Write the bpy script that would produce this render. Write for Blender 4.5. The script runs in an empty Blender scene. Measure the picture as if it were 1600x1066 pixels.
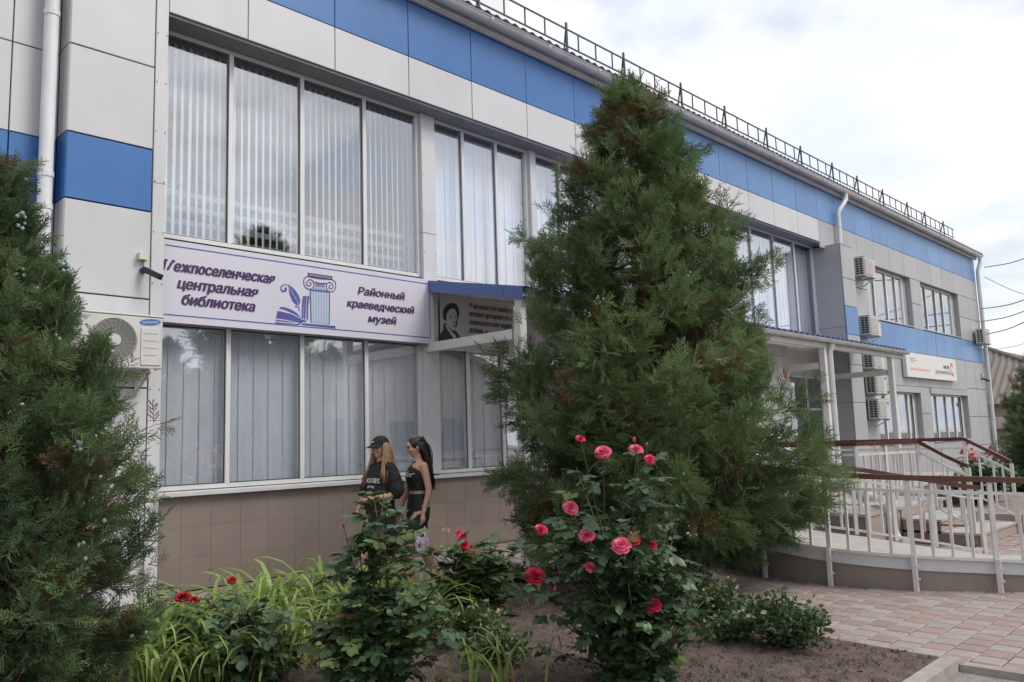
import bpy, math, random
import numpy as np
from mathutils import Vector, Matrix
from mathutils.bvhtree import BVHTree
random.seed(7); rng = np.random.default_rng(7)
S = bpy.context.scene
COL = S.collection
pi = math.pi

# ---------------------------------------------------------------- camera
EYE = 1.55
AX = np.array([[0.69968245, 0.06589188, 0.71140897], [-0.71375086, 0.10863067, 0.69192419], [-0.03168865, -0.99189598, 0.12303736]])
FOC = 1274.0
cam = bpy.data.cameras.new('camera'); camo = bpy.data.objects.new('camera', cam); COL.objects.link(camo)
cam.sensor_width = 36.0; cam.lens = FOC / 1600 * 36; cam.clip_start = 0.05; cam.clip_end = 3000
camo.matrix_world = Matrix(((AX[0][0], -AX[0][1], -AX[0][2], 0), (AX[1][0], -AX[1][1], -AX[1][2], 0), (AX[2][0], -AX[2][1], -AX[2][2], EYE), (0, 0, 0, 1)))
S.camera = camo

# ---------------------------------------------------------------- sky, sun, exposure
SUN_EL, SUN_AZ = math.radians(50), math.atan2(-0.86, 0.5)      # towards the sun: +x, -y
w = bpy.data.worlds.new('World'); S.world = w; w.use_nodes = True
nt = w.node_tree; nt.nodes.clear()
def N(t, **k):
    n = nt.nodes.new(t)
    for a, b in k.items(): setattr(n, a, b)
    return n
L = nt.links.new
out = N('ShaderNodeOutputWorld'); bg = N('ShaderNodeBackground')
sky = N('ShaderNodeTexSky', sky_type='NISHITA'); sky.sun_disc = False
sky.sun_elevation = SUN_EL; sky.sun_rotation = math.radians(90) - SUN_AZ; sky.air_density = 1.3; sky.dust_density = 3.0
tc = N('ShaderNodeTexCoord'); sep = N('ShaderNodeSeparateXYZ'); L(tc.outputs['Generated'], sep.inputs[0])
mz = N('ShaderNodeMath', operation='ADD'); L(sep.outputs[2], mz.inputs[0]); mz.inputs[1].default_value = 0.22
mz2 = N('ShaderNodeMath', operation='MAXIMUM'); L(mz.outputs[0], mz2.inputs[0]); mz2.inputs[1].default_value = 0.08
dv = N('ShaderNodeVectorMath', operation='DIVIDE'); cmb = N('ShaderNodeCombineXYZ')
for i in range(3): L(mz2.outputs[0], cmb.inputs[i])
L(tc.outputs['Generated'], dv.inputs[0]); L(cmb.outputs[0], dv.inputs[1])
n1 = N('ShaderNodeTexNoise'); n1.inputs['Scale'].default_value = 1.9; n1.inputs['Detail'].default_value = 7; n1.inputs['Roughness'].default_value = 0.52
L(dv.outputs[0], n1.inputs['Vector'])
r1 = N('ShaderNodeValToRGB'); r1.color_ramp.elements[0].position = 0.27; r1.color_ramp.elements[1].position = 0.46
L(n1.outputs['Fac'], r1.inputs[0])
n2 = N('ShaderNodeTexNoise'); n2.inputs['Scale'].default_value = 2.6; n2.inputs['Detail'].default_value = 6
L(dv.outputs[0], n2.inputs['Vector'])
r2 = N('ShaderNodeValToRGB'); e = r2.color_ramp.elements
e[0].position = 0.34; e[0].color = (0.465, 0.515, 0.60, 1); e[1].position = 0.60; e[1].color = (0.575, 0.565, 0.55, 1)
L(n2.outputs['Fac'], r2.inputs[0])
mulS = N('ShaderNodeVectorMath', operation='SCALE'); mulS.inputs['Scale'].default_value = 0.10; L(sky.outputs[0], mulS.inputs[0])
mix = N('ShaderNodeMix', data_type='RGBA'); L(r1.outputs[0], mix.inputs[0]); L(mulS.outputs[0], mix.inputs[6]); L(r2.outputs[0], mix.inputs[7])
L(mix.outputs[2], bg.inputs[0]); bg.inputs[1].default_value = 1.0; L(bg.outputs[0], out.inputs[0])
sun = bpy.data.lights.new('sun', 'SUN'); sun.energy = 1.4; sun.angle = math.radians(26); sun.color = (1.0, 0.95, 0.88)
suno = bpy.data.objects.new('sun', sun); COL.objects.link(suno)
sd = Vector((math.cos(SUN_EL) * math.cos(SUN_AZ), math.cos(SUN_EL) * math.sin(SUN_AZ), math.sin(SUN_EL)))
suno.rotation_euler = sd.to_track_quat('Z', 'Y').to_euler(); suno.location = (10, -10, 20)
S.view_settings.view_transform = 'Standard'; S.view_settings.look = 'None'; S.view_settings.exposure = 0.90; S.view_settings.gamma = 1.0
S.render.resolution_x, S.render.resolution_y = 1024, 682
S.cycles.max_bounces = 8; S.cycles.transparent_max_bounces = 24
S.cycles.use_denoising = True

# ---------------------------------------------------------------- helpers
def ray(p):
    return AX @ np.array([p[0] - 800.0, p[1] - 533.0, FOC])
def on_y(p, Y):
    d = ray(p); t = Y / d[1]; return Vector((t * d[0], Y, EYE + t * d[2]))
def on_z(p, z=0.0):
    d = ray(p); t = (z - EYE) / d[2]; return Vector((t * d[0], t * d[1], z))
def at_depth(p, dep):
    d = ray(p) / FOC; return Vector((dep * d[0], dep * d[1], EYE + dep * d[2]))
FWD = AX[:, 2]

MATS = {}
def mat(name, col, rough=0.6, metal=0.0, var=0.0, scale=6.0, bump=0.0, bscale=None, spec=0.5, objvar=0.0, trans=0.0, col2=None, detail=5, attr=None, sheen=0.0):
    m = bpy.data.materials.new(name); m.use_nodes = True; MATS[name] = m
    t = m.node_tree; b = t.nodes['Principled BSDF']
    b.inputs['Base Color'].default_value = (*col, 1); b.inputs['Roughness'].default_value = rough; b.inputs['Metallic'].default_value = metal
    b.inputs['Specular IOR Level'].default_value = spec
    src = None
    ge = t.nodes.new('ShaderNodeNewGeometry')
    if var or col2:
        n = t.nodes.new('ShaderNodeTexNoise'); n.inputs['Scale'].default_value = scale; n.inputs['Detail'].default_value = detail
        t.links.new(ge.outputs['Position'], n.inputs['Vector'])
        cr = t.nodes.new('ShaderNodeValToRGB'); e = cr.color_ramp.elements
        e[0].position = 0.32; e[1].position = 0.68
        c2 = col2 or tuple(min(1, c * (1 + var)) for c in col); c1 = col if col2 else tuple(c * (1 - var) for c in col)
        e[0].color = (*c1, 1); e[1].color = (*c2, 1)
        t.links.new(n.outputs['Fac'], cr.inputs[0]); src = cr.outputs[0]
    if attr:
        a = t.nodes.new('ShaderNodeAttribute'); a.attribute_name = attr
        cr = t.nodes.new('ShaderNodeValToRGB'); e = cr.color_ramp.elements
        stops = ATTR_STOPS[name]
        e[0].position = stops[0][0]; e[0].color = (*stops[0][1], 1); e[1].position = stops[-1][0]; e[1].color = (*stops[-1][1], 1)
        for p_, c_ in stops[1:-1]:
            x = e.new(p_); x.color = (*c_, 1)
        t.links.new(a.outputs['Fac'], cr.inputs[0]); src = cr.outputs[0]
    if objvar:
        oi = t.nodes.new('ShaderNodeObjectInfo'); mr = t.nodes.new('ShaderNodeMapRange')
        mr.inputs[3].default_value = 1 - objvar; mr.inputs[4].default_value = 1 + objvar
        t.links.new(oi.outputs['Random'], mr.inputs[0])
        sc = t.nodes.new('ShaderNodeVectorMath'); sc.operation = 'SCALE'
        if src: t.links.new(src, sc.inputs[0])
        else: sc.inputs[0].default_value = col
        t.links.new(mr.outputs[0], sc.inputs['Scale']); src = sc.outputs[0]
    if src: t.links.new(src, b.inputs['Base Color'])
    if bump:
        n = t.nodes.new('ShaderNodeTexNoise'); n.inputs['Scale'].default_value = bscale or scale * 4; n.inputs['Detail'].default_value = 6
        t.links.new(ge.outputs['Position'], n.inputs['Vector'])
        bp = t.nodes.new('ShaderNodeBump'); bp.inputs['Strength'].default_value = bump; bp.inputs['Distance'].default_value = 0.02
        t.links.new(n.outputs['Fac'], bp.inputs['Height']); t.links.new(bp.outputs[0], b.inputs['Normal'])
    if trans:      # thin leaf: part of the light passes through
        tr = t.nodes.new('ShaderNodeBsdfTranslucent'); mx = t.nodes.new('ShaderNodeMixShader'); mx.inputs[0].default_value = trans
        if src: t.links.new(src, tr.inputs[0])
        else: tr.inputs[0].default_value = (*col, 1)
        o = t.nodes['Material Output']
        t.links.new(b.outputs[0], mx.inputs[1]); t.links.new(tr.outputs[0], mx.inputs[2]); t.links.new(mx.outputs[0], o.inputs[0])
    return m
ATTR_STOPS = {}
def glass(name, tint, ior=0.08, rough=0.0):
    m = bpy.data.materials.new(name); m.use_nodes = True; t = m.node_tree; t.nodes.clear(); MATS[name] = m
    o = t.nodes.new('ShaderNodeOutputMaterial'); mx = t.nodes.new('ShaderNodeMixShader'); tr = t.nodes.new('ShaderNodeBsdfTransparent')
    gl = t.nodes.new('ShaderNodeBsdfGlossy'); lw = t.nodes.new('ShaderNodeLayerWeight'); lw.inputs['Blend'].default_value = 0.5
    pw = t.nodes.new('ShaderNodeMath'); pw.operation = 'POWER'; pw.inputs[1].default_value = 4.0; t.links.new(lw.outputs['Facing'], pw.inputs[0])
    fr = t.nodes.new('ShaderNodeMapRange'); fr.inputs[3].default_value = ior; fr.inputs[4].default_value = 0.95; t.links.new(pw.outputs[0], fr.inputs[0])
    ge = t.nodes.new('ShaderNodeNewGeometry'); n = t.nodes.new('ShaderNodeTexNoise'); n.inputs['Scale'].default_value = 0.9; n.inputs['Detail'].default_value = 1
    t.links.new(ge.outputs['Position'], n.inputs['Vector'])
    bp = t.nodes.new('ShaderNodeBump'); bp.inputs['Strength'].default_value = 0.06; bp.inputs['Distance'].default_value = 0.05
    t.links.new(n.outputs['Fac'], bp.inputs['Height']); t.links.new(bp.outputs[0], gl.inputs['Normal'])
    tr.inputs[0].default_value = (*tint, 1); gl.inputs['Roughness'].default_value = rough; gl.inputs[0].default_value = (0.95, 0.97, 1, 1)
    t.links.new(fr.outputs[0], mx.inputs[0]); t.links.new(tr.outputs[0], mx.inputs[1]); t.links.new(gl.outputs[0], mx.inputs[2]); t.links.new(mx.outputs[0], o.inputs[0])
    return m

ORG = {}
def thing(name, loc, label, cat, group=None, rz=0.0):
    o = bpy.data.objects.new(name, None); COL.objects.link(o); o.empty_display_size = 0.2
    o.location = loc; o.rotation_euler = (0, 0, rz); ORG[o] = Vector(loc)
    tag(o, label, cat, group); return o
def tag(o, label=None, cat=None, group=None, kind=None):
    if label: o['label'] = label
    if cat: o['category'] = cat
    if group: o['group'] = group
    if kind: o['kind'] = kind
    return o
def link(name, me, m=None, parent=None, loc=None, kind=None, local=False):
    """me in world coordinates (loc None) or around loc; parent's own rotation is not undone, so 'local' children are given in the parent's frame"""
    o = bpy.data.objects.new(name, me); COL.objects.link(o)
    if m is not None:
        if not me.materials: me.materials.append(m)
    p = Vector(loc) if loc is not None else Vector((0, 0, 0))
    if parent is not None:
        o.parent = parent
        o.location = p if local else p - ORG[parent]
    else: o.location = p
    ORG[o] = p
    if kind: o['kind'] = kind
    return o
class MB:
    def __init__(s): s.v = []; s.f = []; s.mi = []; s.cur = 0
    def add(s, vs, fs):
        k = len(s.v); s.v += [tuple(p) for p in vs]; s.f += [tuple(i + k for i in f) for f in fs]; s.mi += [s.cur] * len(fs); return s
    def box(s, x0, x1, y0, y1, z0, z1):
        return s.add([(x0, y0, z0), (x1, y0, z0), (x1, y1, z0), (x0, y1, z0), (x0, y0, z1), (x1, y0, z1), (x1, y1, z1), (x0, y1, z1)],
                     [(0, 3, 2, 1), (4, 5, 6, 7), (0, 1, 5, 4), (1, 2, 6, 5), (2, 3, 7, 6), (3, 0, 4, 7)])
    def bar(s, a, b, w, h, up=(0, 0, 1)):
        a, b = Vector(a), Vector(b); d = (b - a).normalized(); u = Vector(up)
        sx = d.cross(u)
        if sx.length < 1e-4: sx = d.cross(Vector((1, 0, 0)))
        sx.normalize(); uy = sx.cross(d).normalized()
        c = [sx * (w / 2 * i) + uy * (h / 2 * j) for i, j in ((-1, -1), (1, -1), (1, 1), (-1, 1))]
        return s.add([a + k for k in c] + [b + k for k in c], [(0, 1, 2, 3), (7, 6, 5, 4), (0, 4, 5, 1), (1, 5, 6, 2), (2, 6, 7, 3), (3, 7, 4, 0)])
    def tube(s, pts, r, n=8, caps=True):
        pts = [Vector(p) for p in pts]; rs = r if hasattr(r, '__len__') else [r] * len(pts)
        k = len(s.v); ref = Vector((0, 0, 1)); nf = 0
        t0 = (pts[1] - pts[0]).normalized()
        if abs(t0.dot(ref)) > 0.95: ref = Vector((1, 0, 0))
        u = t0.cross(ref).normalized()
        for i, p in enumerate(pts):
            t = (pts[min(i + 1, len(pts) - 1)] - pts[max(i - 1, 0)]).normalized()
            u = (u - t * u.dot(t)).normalized(); v = t.cross(u)
            for j in range(n):
                a = 2 * pi * j / n; s.v.append(tuple(p + (u * math.cos(a) + v * math.sin(a)) * rs[i]))
        for i in range(len(pts) - 1):
            for j in range(n):
                s.f.append((k + i * n + j, k + i * n + (j + 1) % n, k + (i + 1) * n + (j + 1) % n, k + (i + 1) * n + j)); nf += 1
        if caps:
            s.f.append(tuple(k + j for j in reversed(range(n)))); s.f.append(tuple(k + (len(pts) - 1) * n + j for j in range(n))); nf += 2
        s.mi += [s.cur] * nf; return s
    def sweep(s, prof, path, closed=False):
        """prof: list of (offset, height); path: list of (Vector pos, Vector side)"""
        k = len(s.v); n = len(prof)
        for p, sd_ in path:
            for a, b in prof: s.v.append(tuple(p + sd_ * a + Vector((0, 0, b))))
        m = n if closed else n - 1; c = 0
        for i in range(len(path) - 1):
            for j in range(m):
                s.f.append((k + i * n + j, k + i * n + (j + 1) % n, k + (i + 1) * n + (j + 1) % n, k + (i + 1) * n + j)); c += 1
        if closed:
            s.f.append(tuple(k + j for j in reversed(range(n)))); s.f.append(tuple(k + (len(path) - 1) * n + j for j in range(n))); c += 2
        s.mi += [s.cur] * c; return s
    def ball(s, c, r, nu=8, nv=6):
        rx, ry, rz = r if hasattr(r, '__len__') else (r, r, r); k = len(s.v); f = []
        vs = [(c[0], c[1], c[2] - rz)]
        for i in range(1, nv):
            a = -pi / 2 + pi * i / nv
            for j in range(nu): vs.append((c[0] + rx * math.cos(a) * math.cos(2 * pi * j / nu), c[1] + ry * math.cos(a) * math.sin(2 * pi * j / nu), c[2] + rz * math.sin(a)))
        vs.append((c[0], c[1], c[2] + rz)); t = len(vs) - 1
        for j in range(nu):
            f.append((0, 1 + (j + 1) % nu, 1 + j)); f.append((t, t - nu + j, t - nu + (j + 1) % nu))
        for i in range(nv - 2):
            for j in range(nu):
                a = 1 + i * nu; f.append((a + j, a + (j + 1) % nu, a + nu + (j + 1) % nu, a + nu + j))
        return s.add(vs, f)
    def mesh(s, name, m=None, smooth=False):
        me = bpy.data.meshes.new(name); me.from_pydata(s.v, [], s.f); me.update()
        if m is not None:
            for q in (m if isinstance(m, (list, tuple)) else [m]): me.materials.append(q)
        if any(s.mi): me.polygons.foreach_set('material_index', s.mi)
        if smooth: me.polygons.foreach_set('use_smooth', [True] * len(me.polygons))
        return me
    def build(s, name, m, parent=None, smooth=False, kind=None, local=False, loc=None):
        return link(name, s.mesh(name, m, smooth), None, parent, loc, kind, local)
def auto_smooth(o, ang=0.6):
    me = o.data; me.polygons.foreach_set('use_smooth', [True] * len(me.polygons))
    try: me.set_sharp_from_angle(angle=ang)
    except Exception: pass
def bevel_box(x, y, z, b=0.004):
    """closed box x*y*z centred at 0 with its four front edges chamfered towards -y"""
    hx, hy, hz = x / 2, y / 2, z / 2; m = MB()
    vs = [(-hx, hy, -hz), (hx, hy, -hz), (hx, hy, hz), (-hx, hy, hz), (-hx, -hy + b, -hz), (hx, -hy + b, -hz), (hx, -hy + b, hz), (-hx, -hy + b, hz),
          (-hx + b, -hy, -hz + b), (hx - b, -hy, -hz + b), (hx - b, -hy, hz - b), (-hx + b, -hy, hz - b)]
    fs = [(0, 3, 2, 1), (0, 1, 5, 4), (1, 2, 6, 5), (2, 3, 7, 6), (3, 0, 4, 7), (4, 5, 9, 8), (5, 6, 10, 9), (6, 7, 11, 10), (7, 4, 8, 11), (8, 9, 10, 11)]
    return m.add(vs, fs)
CACHE = {}
def panel(parent, x0, x1, z0, z1, yf, m, name='panel', t=0.03, gap=0.006):
    """cladding panel on a wall facing -y, front face at yf"""
    x, z = round(x1 - x0 - gap * 2, 4), round(z1 - z0 - gap * 2, 4); key = (name, x, z, t, m.name)
    if key not in CACHE: CACHE[key] = bevel_box(x, t, z, .0012 if name == 'tile' else .004).mesh(name, m)
    o = link(name, CACHE[key], None, parent, ((x0 + x1) / 2, yf + t / 2, (z0 + z1) / 2))
    if name == 'panel': o.rotation_euler = (random.uniform(-.003, .003), 0, random.uniform(-.004, .004))
    return o
def panel_x(parent, y0, y1, z0, z1, xf, m, name='panel', t=0.03, gap=0.006):
    """cladding panel on a wall facing -x"""
    mb = MB().box(xf, xf + t, y0 + gap, y1 - gap, z0 + gap, z1 - gap); return mb.build(name, m, parent)
def text_mesh(body, size=1.0, shear=0.0, bold=0.0, spacing=1.0):
    """lettering as flat faces: every outer contour is filled on its own with the counters inside it"""
    from mathutils.geometry import interpolate_bezier, tessellate_polygon
    c = bpy.data.curves.new('t', 'FONT'); c.body = body; c.size = size; c.shear = shear; c.space_character = spacing
    o = bpy.data.objects.new('t', c); COL.objects.link(o)
    dg = bpy.context.evaluated_depsgraph_get(); dg.update()
    cu = o.to_curve(dg); cont = []
    for sp in cu.splines:
        P = []; bp = sp.bezier_points; n = len(bp)
        for i in range(n):
            a_, b_ = bp[i], bp[(i + 1) % n]
            straight_ = (a_.handle_right - a_.co).length < 1e-5 and (b_.handle_left - b_.co).length < 1e-5
            P += [a_.co.copy()] if straight_ else interpolate_bezier(a_.co, a_.handle_right, b_.handle_left, b_.co, 5)[:-1]
        P = [Vector((p.x, p.y, 0)) for p in P]
        if len(P) > 2:
            ar = sum(P[i].x * P[(i + 1) % len(P)].y - P[(i + 1) % len(P)].x * P[i].y for i in range(len(P))) / 2
            cont.append((ar, P))
    bpy.data.objects.remove(o); bpy.data.curves.remove(c)
    if not cont: return np.zeros((0, 3)), []
    big = max(cont, key=lambda q: abs(q[0]))[0]; sg = 1 if big > 0 else -1
    outer = [q for q in cont if q[0] * sg > 0]; holes = [q for q in cont if q[0] * sg < 0]
    def inside(p, P):
        r = False; j = len(P) - 1
        for i in range(len(P)):
            if (P[i].y > p.y) != (P[j].y > p.y) and p.x < (P[j].x - P[i].x) * (p.y - P[i].y) / (P[j].y - P[i].y) + P[i].x: r = not r
            j = i
        return r
    V_, F_ = [], []
    for ar, P in outer:
        hs = [h for a2, h in holes if inside(h[0], P) and abs(a2) < abs(ar)]; polys = [P] + hs; flat = [p for q in polys for p in q]
        k = len(V_); V_ += [tuple(p) for p in flat]; F_ += [tuple(k + i for i in t) for t in tessellate_polygon(polys)]
    return np.array(V_), F_
def wall_text(name, body, pl, pr, Y, cap, m, parent, shear=0.25, bold=0.02, raise_=0.004, spacing=1.0):
    """one line of lettering on a wall plane facing -y between the points pl and pr of its baseline; cap = height of a capital, metres"""
    v, f = text_mesh(body, 1.0, shear, 0.0, spacing)
    if not len(v): return None
    a, b = Vector(pl), Vector(pr); L_ = (b - a).length; d = (b - a) / L_
    x = (v[:, 0] - v[:, 0].min()) / (v[:, 0].max() - v[:, 0].min()) * L_; z = v[:, 1] * cap / 0.73
    mb = MB(); nb = 1 if bold < .005 else 7
    for k in range(nb):
        dx = (k - (nb - 1) / 2) * bold * cap * .42; dz = (k % 2) * bold * cap * .5
        Q = [(a.x + d.x * xi + dx, a.z + d.z * xi + zi + dz) for xi, zi in zip(x, z)]
        for i_, fc in enumerate(f): mb.add([(Q[j][0], Y - raise_ - k * .0004 - (i_ % 400) * 1.2e-5, Q[j][1]) for j in fc], [tuple(range(len(fc)))])
    return mb.build(name, m, parent)
def poly_plane(name, pts, Y, m, parent):
    return MB().add([(p.x, Y, p.z) for p in pts], [tuple(range(len(pts)))]).build(name, m, parent)
def bez(pts, n=16):
    """Catmull-Rom through points"""
    P = [Vector(p) for p in pts]; P = [P[0] * 2 - P[1]] + P + [P[-1] * 2 - P[-2]]; o = []
    seg = len(P) - 3
    for i in range(n):
        u = i / (n - 1) * seg; k = min(int(u), seg - 1); t = u - k; a, b, c, d = P[k:k + 4]
        o.append(0.5 * ((2 * b) + (c - a) * t + (2 * a - 5 * b + 4 * c - d) * t * t + (3 * b - a - 3 * c + d) * t ** 3))
    return o

# ---------------------------------------------------------------- materials
mat('panel_white', (0.53, 0.53, 0.55), 0.38, var=0.03, scale=1.5, objvar=0.025)
mat('panel_white_dimmed', (0.355, 0.355, 0.37), 0.40, var=0.04, scale=1.5, objvar=0.04)  # pale cladding again, its dimming at a steep view angle put into the colour
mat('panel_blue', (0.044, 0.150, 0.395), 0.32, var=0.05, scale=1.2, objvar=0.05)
mat('panel_blue_paled', (0.095, 0.22, 0.46), 0.32, var=0.05, scale=1.2, objvar=0.08)  # same cladding blue, hazy paling with distance put into its colour
mat('joint', (0.03, 0.03, 0.032), 0.8)
mat('trim_white', (0.56, 0.56, 0.58), 0.4, var=0.03, scale=3)
mat('upvc', (0.66, 0.66, 0.66), 0.35, var=0.03, scale=4)
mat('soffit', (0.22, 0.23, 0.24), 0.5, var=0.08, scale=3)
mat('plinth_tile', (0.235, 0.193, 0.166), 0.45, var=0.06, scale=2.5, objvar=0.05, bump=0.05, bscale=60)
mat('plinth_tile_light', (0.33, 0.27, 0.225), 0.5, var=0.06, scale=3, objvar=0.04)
mat('grout', (0.19, 0.155, 0.134), 0.9)
mat('concrete_pale', (0.37, 0.35, 0.335), 0.75, var=0.10, scale=5, bump=0.1, bscale=40)
mat('blind', (0.86, 0.90, 0.97), 0.7, var=0.03, scale=3, trans=0.12, objvar=0.04)
mat('room', (0.22, 0.23, 0.24), 0.9)
mat('room_dark', (0.07, 0.075, 0.08), 0.9)
glass('pane_glass', (0.985, 0.99, 0.995), 0.22)
mat('gutter', (0.57, 0.565, 0.56), 0.45, 0.0, var=0.07, scale=2.2)
mat('pipe_white', (0.66, 0.67, 0.70), 0.4, var=0.07, scale=3)
mat('roof_metal', (0.16, 0.17, 0.22), 0.45, 0.2, var=0.1)
mat('canopy_blue', (0.045, 0.075, 0.24), 0.4, var=0.1)
mat('canopy_fascia', (0.075, 0.13, 0.34), 0.4, var=0.05)
mat('iron', (0.06, 0.06, 0.065), 0.6)
mat('canopy_white', (0.60, 0.59, 0.57), 0.55, var=0.05, scale=3)
mat('rail_white', (0.60, 0.58, 0.555), 0.45, var=0.08, scale=9)
mat('rail_brown', (0.095, 0.030, 0.022), 0.35, var=0.12, scale=7)
mat('rust', (0.25, 0.10, 0.05), 0.8, var=0.3, scale=20)
mat('banner', (0.57, 0.56, 0.645), 0.42, var=0.035, scale=0.8)
mat('banner_grey', (0.50, 0.50, 0.515), 0.5, var=0.06, scale=1.2)
mat('ink_purple', (0.055, 0.022, 0.090), 0.45)
mat('ink_violet', (0.085, 0.060, 0.29), 0.45, col2=(0.055, 0.11, 0.36), scale=1.6)
mat('ink_blue', (0.055, 0.085, 0.30), 0.45)
mat('ink_pale', (0.30, 0.40, 0.52), 0.45)
mat('ink_dark', (0.035, 0.035, 0.05), 0.5)
mat('ink_red', (0.55, 0.08, 0.09), 0.5)
mat('ink_pink', (0.72, 0.36, 0.37), 0.5)
mat('ink_grey', (0.16, 0.16, 0.17), 0.5)
mat('sign_white', (0.66, 0.65, 0.64), 0.5, var=0.03)
mat('ac_white', (0.56, 0.55, 0.53), 0.45, var=0.04, scale=6)
mat('ac_dark', (0.025, 0.03, 0.035), 0.6)
mat('ac_grille', (0.38, 0.37, 0.35), 0.5)
mat('logo_blue', (0.03, 0.13, 0.42), 0.4)
mat('cream', (0.60, 0.54, 0.40), 0.5)
mat('black_plastic', (0.02, 0.02, 0.022), 0.35)
mat('soil', (0.060, 0.041, 0.031), 0.95, col2=(0.130, 0.098, 0.079), scale=9, bump=1.0, bscale=40, detail=12)
mat('asphalt', (0.17, 0.155, 0.142), 0.9, col2=(0.25, 0.23, 0.213), scale=14, bump=0.4, bscale=70, detail=9)
mat('far_ground', (0.17, 0.15, 0.13), 0.95, var=0.2, scale=0.5)
mat('kerb_stone', (0.30, 0.27, 0.24), 0.85, var=0.15, scale=9, bump=0.3, bscale=50)
mat('paver_base', (0.085, 0.072, 0.064), 0.95, var=0.2, scale=20)
mat('paver_pink', (0.268, 0.196, 0.176), 0.85, var=0.08, scale=10, objvar=0.09, bump=0.2, bscale=70)
mat('paver_beige', (0.276, 0.246, 0.218), 0.85, var=0.08, scale=10, objvar=0.09, bump=0.2, bscale=70)
mat('bark', (0.10, 0.072, 0.055), 0.9, var=0.3, scale=18, bump=0.6, bscale=50)
mat('twig', (0.16, 0.095, 0.06), 0.85, var=0.2, scale=20)
ATTR_STOPS['juniper'] = [(0.0, (0.070, 0.116, 0.044)), (0.35, (0.115, 0.178, 0.068)), (0.72, (0.160, 0.232, 0.094)), (0.93, (0.220, 0.280, 0.130)), (0.94, (0.15, 0.085, 0.035)), (1.0, (0.12, 0.07, 0.03))]
mat('juniper', (0.04, 0.08, 0.03), 0.65, attr='tint', trans=0.42, spec=0.3)
ATTR_STOPS['juniper_blue'] = [(0.0, (0.050, 0.092, 0.042)), (0.4, (0.090, 0.148, 0.062)), (0.75, (0.132, 0.198, 0.080)), (0.95, (0.190, 0.250, 0.118)), (0.96, (0.13, 0.07, 0.035)), (1.0, (0.12, 0.07, 0.03))]
mat('juniper_blue', (0.04, 0.08, 0.03), 0.65, attr='tint', trans=0.42, spec=0.3)
mat('cone_blue', (0.19, 0.285, 0.26), 0.7, var=0.2, scale=25)
mat('rose_stem', (0.07, 0.085, 0.035), 0.6, var=0.3, scale=15)
mat('rose_leaf', (0.062, 0.116, 0.046), 0.42, objvar=0.40, trans=0.2, spec=0.45)
mat('rose_leaf_young', (0.11, 0.17, 0.055), 0.42, objvar=0.3, trans=0.3, spec=0.45)
mat('rose_leaf_red', (0.10, 0.062, 0.034), 0.45, objvar=0.3, trans=0.12)
mat('petal_pink', (0.72, 0.030, 0.125), 0.5, col2=(0.80, 0.20, 0.31), scale=55, trans=0.25)
mat('petal_red', (0.66, 0.012, 0.060), 0.5, col2=(0.74, 0.05, 0.15), scale=40, trans=0.25)
mat('petal_dark', (0.36, 0.006, 0.018), 0.5, var=0.3, scale=40, trans=0.2)
mat('sepal', (0.10, 0.16, 0.05), 0.5)
mat('lily_leaf', (0.23, 0.33, 0.085), 0.45, objvar=0.32, trans=0.4)
mat('lily_leaf_dry', (0.36, 0.24, 0.09), 0.6, objvar=0.3, trans=0.3)
ATTR_STOPS['shrub'] = [(0.0, (0.026, 0.052, 0.018)), (0.5, (0.048, 0.095, 0.030)), (0.9, (0.085, 0.14, 0.045)), (1.0, (0.22, 0.18, 0.09))]
mat('shrub', (0.05, 0.1, 0.03), 0.45, attr='tint', trans=0.25)
ATTR_STOPS['weed'] = [(0.0, (0.05, 0.08, 0.025)), (0.6, (0.10, 0.14, 0.04)), (1.0, (0.26, 0.21, 0.11))]
mat('weed', (0.1, 0.14, 0.04), 0.6, attr='tint', trans=0.3)
mat('skin', (0.52, 0.30, 0.22), 0.5, var=0.05, scale=12, spec=0.35)
mat('black_cloth', (0.012, 0.012, 0.014), 0.85, var=0.2, scale=30, bump=0.15, bscale=25)
mat('print_white', (0.62, 0.62, 0.62), 0.7)
mat('hair_fair', (0.30, 0.165, 0.085), 0.45, col2=(0.42, 0.25, 0.14), scale=40, detail=8)
mat('hair_dark', (0.016, 0.011, 0.010), 0.38, var=0.3, scale=40)
mat('lips', (0.42, 0.14, 0.12), 0.4)
mat('eye', (0.03, 0.02, 0.02), 0.25)
mat('bag_lilac', (0.50, 0.38, 0.58), 0.4, col2=(0.72, 0.66, 0.74), scale=22)
mat('silver', (0.6, 0.6, 0.6), 0.3, 0.8)
mat('house_wall', (0.33, 0.28, 0.235), 0.85, var=0.08, scale=1.5)
mat('slate', (0.20, 0.175, 0.155), 0.85, var=0.14, scale=2.0, bump=0.1)
mat('wire', (0.03, 0.03, 0.035), 0.6)
M = MATS
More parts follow.
